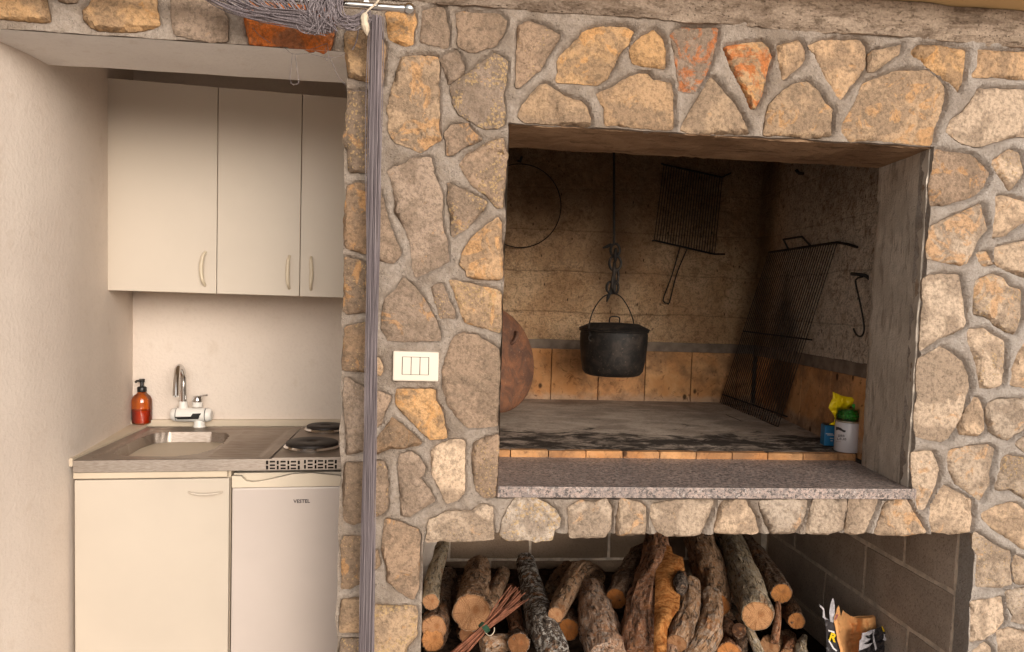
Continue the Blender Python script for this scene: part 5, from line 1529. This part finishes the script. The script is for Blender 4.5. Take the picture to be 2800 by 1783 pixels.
# ================================================================== FIREWOOD
BT = {'brown': (158, 122, 92), 'grey': (166, 148, 122), 'dark': (120, 92, 72), 'red': (162, 112, 82), 'black': (84, 74, 68), 'pink': (182, 144, 118)}
def hp_(x, y): return (1130 + x / 3.3833, 1330 + y / 3.3833)
def ip_(x, y): return (1600 + x / 3.3833, 1330 + y / 3.3833)
def log(label, path, tone, seed, lichen=0.0, cut=(178, 136, 100), rough=.13, ring=34, faces=(True, False), branch=None, cutoff=None):
    """path: list of (px, py, Y, radius_px*3.3833) from the near end to the far end"""
    P = [onY(a, b, Y) for (a, b, Y, r) in path]
    R_ = []
    for (a, b, Y, r) in path:
        s1 = (onY(a + 10, b, Y) - onY(a, b, Y)).length / 10; R_.append(r / 3.3833 * s1)
    n = 44; C = catmull(P, n); m = len(R_) - 1
    RR = []
    for k in range(n + 1):
        t = k / n * m; i = min(int(t), m - 1); t -= i; RR.append(R_[i] * (1 - t) + R_[i+1] * t)
    o0 = C[0]
    vs = []; prev = None; rings = []
    for i, p in enumerate(C):
        t = (C[min(i+1, n)] - C[max(i-1, 0)]).normalized()
        if prev is None: u = t.cross(Vector((0, 0, 1))); u = u.normalized() if u.length > .1 else Vector((1, 0, 0))
        else: u = (prev - t * prev.dot(t)).normalized()
        prev = u; w = t.cross(u); idx = []
        for k in range(ring):
            a = 2 * math.pi * k / ring
            ca, sa_ = math.cos(a), math.sin(a)
            f = 1 + .14 * mn.noise((ca * 1.1 + seed * 5, sa_ * 1.1, i * .07)) + rough * 1.7 * fbm(ca * 2.6 + seed, sa_ * 2.6, i * .14, 3) + rough * .7 * (1 - 2.2 * abs(mn.noise((ca * 5, sa_ * 5 + seed, i * .10))))
            if i in (0, n): f = (1 + (f - 1) * .45) * .975
            idx.append(len(vs)); vs.append(p + (u * ca + w * sa_) * RR[i] * f - o0)
        rings.append(idx)
    fs = [(rings[i][k], rings[i][(k+1) % ring], rings[i+1][(k+1) % ring], rings[i+1][k]) for i in range(n) for k in range(ring)]
    fs.append(tuple(rings[-1])) ; fs.append(tuple(reversed(rings[0])))
    mb = MB(); mb.v = [tuple(v) for v in vs]; mb.f = fs
    me_o = mb.build('log', MT['bark'], None, smooth=True); me_o.location = o0
    if len(me_o.data.vertices) == len(vs):
        at = me_o.data.attributes.new('bark_uv', 'FLOAT_VECTOR', 'POINT'); L_ = 0.0; buf = []
        for i in range(n + 1):
            if i: L_ += (C[i] - C[i-1]).length
            for k in range(ring):
                a = 2 * math.pi * k / ring; buf += [math.cos(a) * RR[i], math.sin(a) * RR[i], L_]
        at.data.foreach_set('vector', buf)
    me_o.color = srgb(*BT[tone]); me_o['lichen'] = float(lichen)
    tag(me_o, label, 'log', 'firewood logs stacked in the niche')
    for end, on in ((0, faces[0]), (n, faces[1])):
        if not on: continue
        c = C[end]; t = (C[1] - C[0]).normalized() if end == 0 else (C[n] - C[n-1]).normalized()
        off = -t * .0016 if end == 0 else t * .0016
        m2 = MB(); pts = []; K_ = 3
        base = [Vector(vs[j]) + o0 - c for j in rings[end]]
        for q in range(K_ + 1):
            for k in range(ring):
                f = .955 * (q + .001) / K_ if q else .02
                d = base[k] * f
                pts.append(d + off + t * (.003 * mn.noise((d.x * 60 + seed, d.y * 60, d.z * 60))) * (1 if q < K_ else 0))
        m2.v = [tuple(p) for p in pts]
        m2.f = [(q*ring+k, q*ring+(k+1) % ring, (q+1)*ring+(k+1) % ring, (q+1)*ring+k) for q in range(K_) for k in range(ring)] + [tuple(range(ring))]
        k_ = m2.build('cut_face', MT['cut'], None, smooth=True); k_.location = c
        if len(k_.data.vertices) == len(pts):
            at = k_.data.attributes.new('cut_uv', 'FLOAT_VECTOR', 'POINT'); buf = []
            for q in range(K_ + 1):
                for k in range(ring):
                    a = 2 * math.pi * k / ring; f = (q / K_ if q else .02); buf += [math.cos(a) * f, math.sin(a) * f, seed * .37 % 1.0 * .02]
            at.data.foreach_set('vector', buf)
        k_.parent = me_o; k_.matrix_parent_inverse = Matrix.Translation(-o0); k_.color = srgb(*cut)
    if branch:
        B = log('x', branch, tone, seed + 3.3, lichen, cut, rough, 18, (False, False))
        B.name = 'side_branch'
        for key in ('label', 'category', 'group'): del B[key]
        B.parent = me_o; B.matrix_parent_inverse = Matrix.Translation(-o0)
    return me_o
def Hq(x, y, Y, r): a, b = hp_(x, y); return (a, b, Y, r)
def Iq(x, y, Y, r): a, b = ip_(x, y); return (a, b, Y, r)
log('slim log standing highest at the far left with a small round pale cut end', [Hq(162, 1068, .30, 78), Hq(185, 850, .52, 72), Hq(275, 540, .98, 62)], 'grey', 1.0, .25)
log('log at the lower left corner with a wide knotty cut end', [Hq(195, 1310, .26, 118), Hq(250, 1090, .55, 105), Hq(325, 820, .95, 80)], 'dark', 2.0, .1)
log('stub below the lower left log with a cracked cut end', [Hq(180, 1420, .25, 105), Hq(240, 1350, .6, 90), Hq(330, 1250, 1.0, 80)], 'dark', 2.6, 0, (196, 140, 90))
log('thick forked log with the largest cut end, behind the twig bundle', [Hq(540, 1165, .32, 172), Hq(570, 980, .60, 140), Hq(605, 745, 1.02, 105)], 'brown', 3.0, .15, branch=[Hq(700, 1120, .45, 70), Hq(760, 960, .7, 72), Hq(835, 800, .98, 62)])
log('mossy dark log with white lichen running down behind the twig tips', [Hq(1330, 1560, .26, 120), Hq(1200, 1290, .40, 125), Hq(1110, 980, .72, 105), Hq(1035, 690, 1.05, 82)], 'black', 4.0, .9, faces=(False, True))
log('crooked log bent at the middle with a small round cut end', [Hq(1318, 1190, .36, 72), Hq(1420, 980, .60, 85), Hq(1540, 800, .90, 100), Hq(1690, 830, 1.05, 92)], 'brown', 5.0, .1)
log('short split piece standing behind the crooked log', [Hq(1275, 980, .85, 70), Hq(1350, 860, 1.0, 80), Hq(1440, 760, 1.15, 70)], 'brown', 5.6, .1, faces=(False, False))
log('shaded log with an orange cut end below the crooked log', [Hq(1435, 1325, .46, 98), Hq(1450, 1180, .7, 90), Hq(1470, 1020, 1.0, 80)], 'dark', 6.0, 0, (176, 112, 58))
log('thick pinkish log with flaking bark left of the split trunk', [Hq(1790, 1600, .22, 175), Hq(1720, 1270, .42, 165), Hq(1640, 960, .74, 118)], 'pink', 7.0, .35, faces=(False, True))
log('dark ridged log slanting left of the split trunk', [Iq(285, 1040, .55, 95), Iq(400, 850, .75, 115), Iq(520, 640, 1.0, 105)], 'dark', 8.0, .05, (176, 112, 58), .16)
spl = log('big split trunk with a bright orange rotten face in the middle of the pile', [Iq(545, 1620, .22, 190), Iq(560, 1250, .38, 195), Iq(640, 850, .64, 150), Iq(665, 470, .98, 95)], 'red', 9.0, .1, faces=(False, False), rough=.16)
# the split face itself: a slab of bare rotten wood set into the trunk's front
sf_out = [(745, 535), (800, 560), (812, 620), (905, 655), (922, 780), (835, 830), (828, 930), (880, 1010), (872, 1130), (800, 1230), (762, 1330), (745, 1640), (628, 1640), (636, 1380), (642, 1100), (652, 780), (700, 600)]
def sf(x, y, o):
    Y = float(np.interp(y, [470, 660, 850, 1250, 1640], [.90, .69, .50, .235, .08]))
    a, b = ip_(x, y); return onY(a, b, Y + o)
fo = draped(sf_out, sf, 12.7, .026, 'split_face', MT['rot'], .018)
fo.parent = spl; fo.matrix_parent_inverse = spl.matrix_basis.inverted()
log('charred knot of bark beside the orange split face', [Iq(890, 960, .40, 48), Iq(880, 890, .46, 62), Iq(885, 825, .55, 45)], 'black', 9.7, 0, faces=(False, False))
log('small brown log leaning right of the split face', [Iq(850, 1450, .22, 92), Iq(940, 1200, .34, 98), Iq(985, 905, .56, 82)], 'brown', 10.0, .2, faces=(True, False))
log('curved brown log with its foot at the bottom of the picture', [Iq(1000, 1620, .20, 110), Iq(1150, 1330, .30, 105), Iq(1160, 1000, .50, 85)], 'brown', 11.0, .3, faces=(False, True))
log('thick log rising behind the split trunk with a cut edge at lower right', [Iq(1215, 1100, .52, 118), Iq(1160, 820, .75, 138), Iq(1040, 440, 1.10, 125)], 'brown', 12.0, .1, (214, 140, 80))
log('long grey-green log with a clean round cut end facing out', [Iq(1595, 1200, .36, 140), Iq(1480, 850, .66, 132), Iq(1320, 450, 1.12, 112)], 'grey', 13.0, .3, (192, 146, 104), .09)
log('log along the right block wall with a heart-shaped cut end', [Iq(1815, 990, .58, 92), Iq(1660, 740, .85, 85), Iq(1450, 470, 1.2, 70)], 'dark', 14.0, .2, (200, 138, 82))
log('short log low by the right block wall with two pale cut lobes', [Iq(1955, 1245, .46, 72), Iq(1880, 1120, .7, 80), Iq(1800, 1010, .95, 70)], 'dark', 15.0, 0, (190, 130, 78))
log('thin pale split stick upright beside the round cut end', [Iq(1750, 1440, .40, 34), Iq(1775, 1270, .46, 34), Iq(1785, 1080, .55, 22)], 'red', 16.0, 0, rough=.05, faces=(False, False))
log('grey curved branch with a hollow stub at the lower right', [Iq(1640, 1600, .30, 42), Iq(1540, 1380, .36, 40), Iq(1440, 1220, .48, 34), Iq(1340, 1090, .62, 26)], 'grey', 17.0, .4, faces=(False, False))
log('hollow stub end next to the grey curved branch', [Iq(1425, 1330, .38, 62), Iq(1435, 1430, .50, 58), Iq(1440, 1560, .66, 55)], 'dark', 17.6, .2, (60, 50, 44))
log('brown chunk at the bottom right of the pile', [Iq(1700, 1490, .42, 90), Iq(1790, 1450, .6, 80), Iq(1880, 1400, .8, 70)], 'brown', 18.0, 0, faces=(True, False))
log('torn bark curl in front of the right block wall', [Iq(1870, 1560, .38, 60), Iq(1900, 1470, .44, 52), Iq(1850, 1420, .55, 40)], 'red', 18.6, 0, faces=(True, False))
log('pale weathered root near the paper sack', [Iq(2010, 1600, .34, 60), Iq(1995, 1480, .40, 46), Iq(2030, 1390, .5, 22)], 'grey', 19.0, .5, faces=(False, False))
log('round log end low in the pile below the twig tips', [Hq(975, 1460, .30, 98), Hq(960, 1400, .6, 95), Hq(950, 1320, .9, 90)], 'dark', 20.0, .5, (120, 84, 56), .16)
log('brown log lying crosswise behind the twig bundle', [Hq(640, 1480, .34, 70), Hq(760, 1450, .36, 82), Hq(900, 1440, .40, 70)], 'brown', 21.0, .3, faces=(False, False))
log('dark reddish log seen in the gap behind the twig bundle', [Hq(960, 1350, .50, 60), Hq(930, 1180, .7, 70), Hq(900, 960, .95, 62)], 'red', 22.0, 0, faces=(False, False))
log('dark log in the gap under the thick forked log', [Hq(520, 1360, .45, 95), Hq(480, 1260, .7, 85), Hq(440, 900, 1.1, 85)], 'dark', 23.0, 0, faces=(True, False), cut=(130, 92, 66))
log('shaded log in the gap between the two thick right logs', [Iq(1360, 1180, .75, 70), Iq(1320, 900, .95, 75), Iq(1260, 640, 1.2, 60)], 'dark', 24.0, 0, faces=(False, False))
log('reddish log low in the middle with a pale broken tip', [Iq(1330, 1560, .30, 110), Iq(1290, 1480, .5, 100), Iq(1290, 1280, .8, 85)], 'red', 25.0, .1, (196, 130, 76))
log('pale wedge of split wood at the foot of the small brown log', [Iq(800, 1620, .20, 62), Iq(800, 1480, .24, 46), Iq(785, 1390, .3, 14)], 'pink', 26.0, 0, rough=.05, faces=(False, False))
# bed of hidden pieces and litter underneath
m = MB(); vs = []; nx_, ny_ = 60, 40
for i in range(nx_ + 1):
    for j in range(ny_ + 1):
        x = .0 + 1.45 * i / nx_; y = .10 + 1.22 * j / ny_
        vs.append((x, y, .05 + .10 * min(1, j / 12) + .05 * fbm(x * 8, y * 8, 3.3, 4) - .10 * max(0, (x - 1.05) / .4)))
m.v = vs; m.f = [(i*(ny_+1)+j, (i+1)*(ny_+1)+j, (i+1)*(ny_+1)+j+1, i*(ny_+1)+j+1) for i in range(nx_) for j in range(ny_)]
tag(m.build('bark_litter', MT['ash'], smooth=True), 'dark bark litter and debris under the firewood', 'bark litter', kind='stuff')

# twig bundle tied with green wire
tw = empty('twig_bundle', onY(*hp_(660, 1315), .17)); tag(tw, 'bundle of red-brown twigs tied with green wire lying across the logs', 'twig bundle')
rng = random.Random(11)
for i in range(26):
    a = rng.uniform(-1, 1); b = rng.uniform(-1, 1)
    lo_ = onY(*hp_(430 + a * 75 - 30, 1560 + a * 10), .14 + b * .02)
    mi = onY(*hp_(655 + a * 26, 1315 + a * 22), .165 + b * .014)
    hi_ = onY(*hp_(1000 + a * 60 + rng.uniform(-60, 50), 965 + a * 36 + rng.uniform(-30, 80)), .23 + b * .03)
    lo2 = lo_ + (lo_ - mi) * .5
    kk = rng.uniform(.6, 1.05); m1 = mi.lerp(hi_, .5) + Vector((rng.uniform(-.006, .006), rng.uniform(-.006, .006), rng.uniform(-.006, .006)))
    MB().tube(catmull([lo2, lo_, mi, m1, hi_], 18), [.0029 * kk] * 14 + [.0026 * kk, .0024 * kk, .002 * kk, .0018 * kk, .0012 * kk], 6).build('twig', MT['twig'], tw, smooth=True)
cen = onY(*hp_(655, 1310), .165); ax = (onY(*hp_(1000, 960), .23) - cen).normalized(); u = ax.cross(Vector((0, 1, 0))).normalized(); w = ax.cross(u)
for k in range(5):
    MB().tube([cen + ax * (k * .0032 - .006) + (u * math.cos(t) * .0165 + w * math.sin(t) * .018) for t in [2*math.pi*i/24 for i in range(24)]], .0022, 6, closed=True).build('wire_wrap', MT['tie'], tw, smooth=True)
MB().tube(catmull([cen - w * .018 + u*.01, cen + Vector((.012, -.026, -.012)), cen + Vector((.028, -.024, -.004)), cen + Vector((.030, -.02, .010))], 14), .0016, 6).build('wire_end', MT['cork'], tw, smooth=True)

# ================================================================== TORN SACK
SY = .36
def B_(x, y, Y=SY): return onY(2240 + x / 9.405, 1620 + y / 9.405, Y)
sk = empty('paper_sack', Vector((B_(900, 900).x, SY, 0.012))); tag(sk, 'torn charcoal sack with dark film outside and brown kraft paper inside', 'sack')
def sheet(outline, Y, seed, name, mat, amp, tilt=0.0, thick=.003, yfn=None):
    def fn(x, y, o):
        yy = Y + tilt * (x - 900) / 1000 + (yfn(x, y) if yfn else 0)
        return B_(x, y, yy + o)
    ob = draped(outline, fn, seed, thick, name, mat, amp)
    ob.parent = sk; ob.matrix_parent_inverse = sk.matrix_basis.inverted(); return ob
low = 3400
fold = lambda x, y: .030 * math.sin((x - 560) / 150.0) * (1 if x > 500 else 0) * max(.3, min(1, (x - 450) / 300))
sheet([(500, 330), (525, 420), (560, 640), (610, 450), (660, 510), (800, 600), (1000, 660), (1200, 665), (1400, 640), (1440, 600), (1470, 900), (1460, low), (520, low), (460, 1400), (400, 800), (360, 700), (430, 520), (460, 400)], SY + .05, 31.0, 'kraft_lining', MT['kraft'], .010, .03, .004, fold)
sheet([(830, 640), (1000, 600), (1250, 600), (1400, 575), (1415, 640), (1200, 672), (1000, 668)], SY + .075, 32.0, 'kraft_rim', MT['kraft'], .004)
sheet([(130, 700), (250, 740), (400, 790), (430, 1000), (470, 1250), (560, 1533), (620, low), (150, low), (190, 1300), (170, 900)], SY + .004, 33.0, 'film_flap', MT['foil'], .006, .05)
sheet([(1110, 1040), (1200, 1030), (1330, 960), (1480, 930), (1600, 870), (1690, 1020), (1730, 1230), (1690, 1400), (1720, low), (1040, low), (1010, 1533), (1030, 1230), (1090, 1180)], SY - .012, 34.0, 'film_flap', MT['foil'], .022, .05, .004)
sheet([(1100, 1040), (1200, 1030), (1330, 965), (1440, 950), (1390, 1040), (1300, 1090), (1180, 1120), (1240, 1180), (1330, 1190), (1240, 1270), (1120, 1330), (1260, 1330), (1380, 1290), (1290, 1400), (1080, 1480), (1020, 1500), (1040, 1240), (1090, 1190)], SY - .026, 35.0, 'torn_patch', MT['torn'], .010, .05, .002)
sheet([(1400, 1000), (1430, 990), (1400, 1090), (1440, 1270), (1480, 1420), (1450, 1500), (1390, 1270), (1375, 1080)], SY - .034, 35.5, 'torn_edge', MT['torn'], .004, .05, .002)
sheet([(1660, 1060), (1700, 1080), (1690, 1130), (1740, 1220), (1720, 1250), (1630, 1220), (1660, 1170)], SY - .020, 35.7, 'torn_edge', MT['torn'], .004, .05, .002)
sheet([(10, 310), (130, 420), (150, 640), (270, 720), (150, 700), (90, 640), (100, 450), (20, 360)], SY + .012, 36.0, 'torn_strip', MT['torn'], .003, 0, .002)
sheet([(340, 150), (375, 160), (400, 330), (400, 560), (360, 790), (280, 770), (260, 480), (290, 300)], SY + .014, 37.0, 'torn_strip', MT['torn'], .004, 0, .002)
sheet([(390, 690), (440, 560), (490, 560), (470, 640), (420, 720)], SY + .006, 37.5, 'red_print', MT['redprint'], .002, 0, .002)
sheet([(380, 760), (470, 700), (500, 1100), (600, 1450), (640, low), (560, low), (540, 1480), (460, 1200), (420, 900)], SY - .004, 38.0, 'torn_edge', MT['kraft'], .004, .05, .002)
sheet([(1600, 870), (1625, 880), (1690, 1000), (1650, 1010)], SY - .018, 38.5, 'yellow_print', MT['yellowprint'], .001, .05, .001)
sheet([(230, 960), (390, 1000), (400, 1050), (240, 1000)], SY - .028, 38.7, 'white_print', MT['whiteprint'], .001, .05, .001)
sheet([(250, 1210), (310, 1300), (380, 1420), (460, 1490), (440, 1520), (350, 1450), (290, 1340), (240, 1260)], SY - .030, 38.8, 'white_print', MT['whiteprint'], .001, .05, .001)
text_mesh('R', .040, 'lettering', MT['yellowprint'], sk, face_mat(B_(345, 1160, SY - .036), rad(-8), rad(-16)), .0008, 1, .0014)
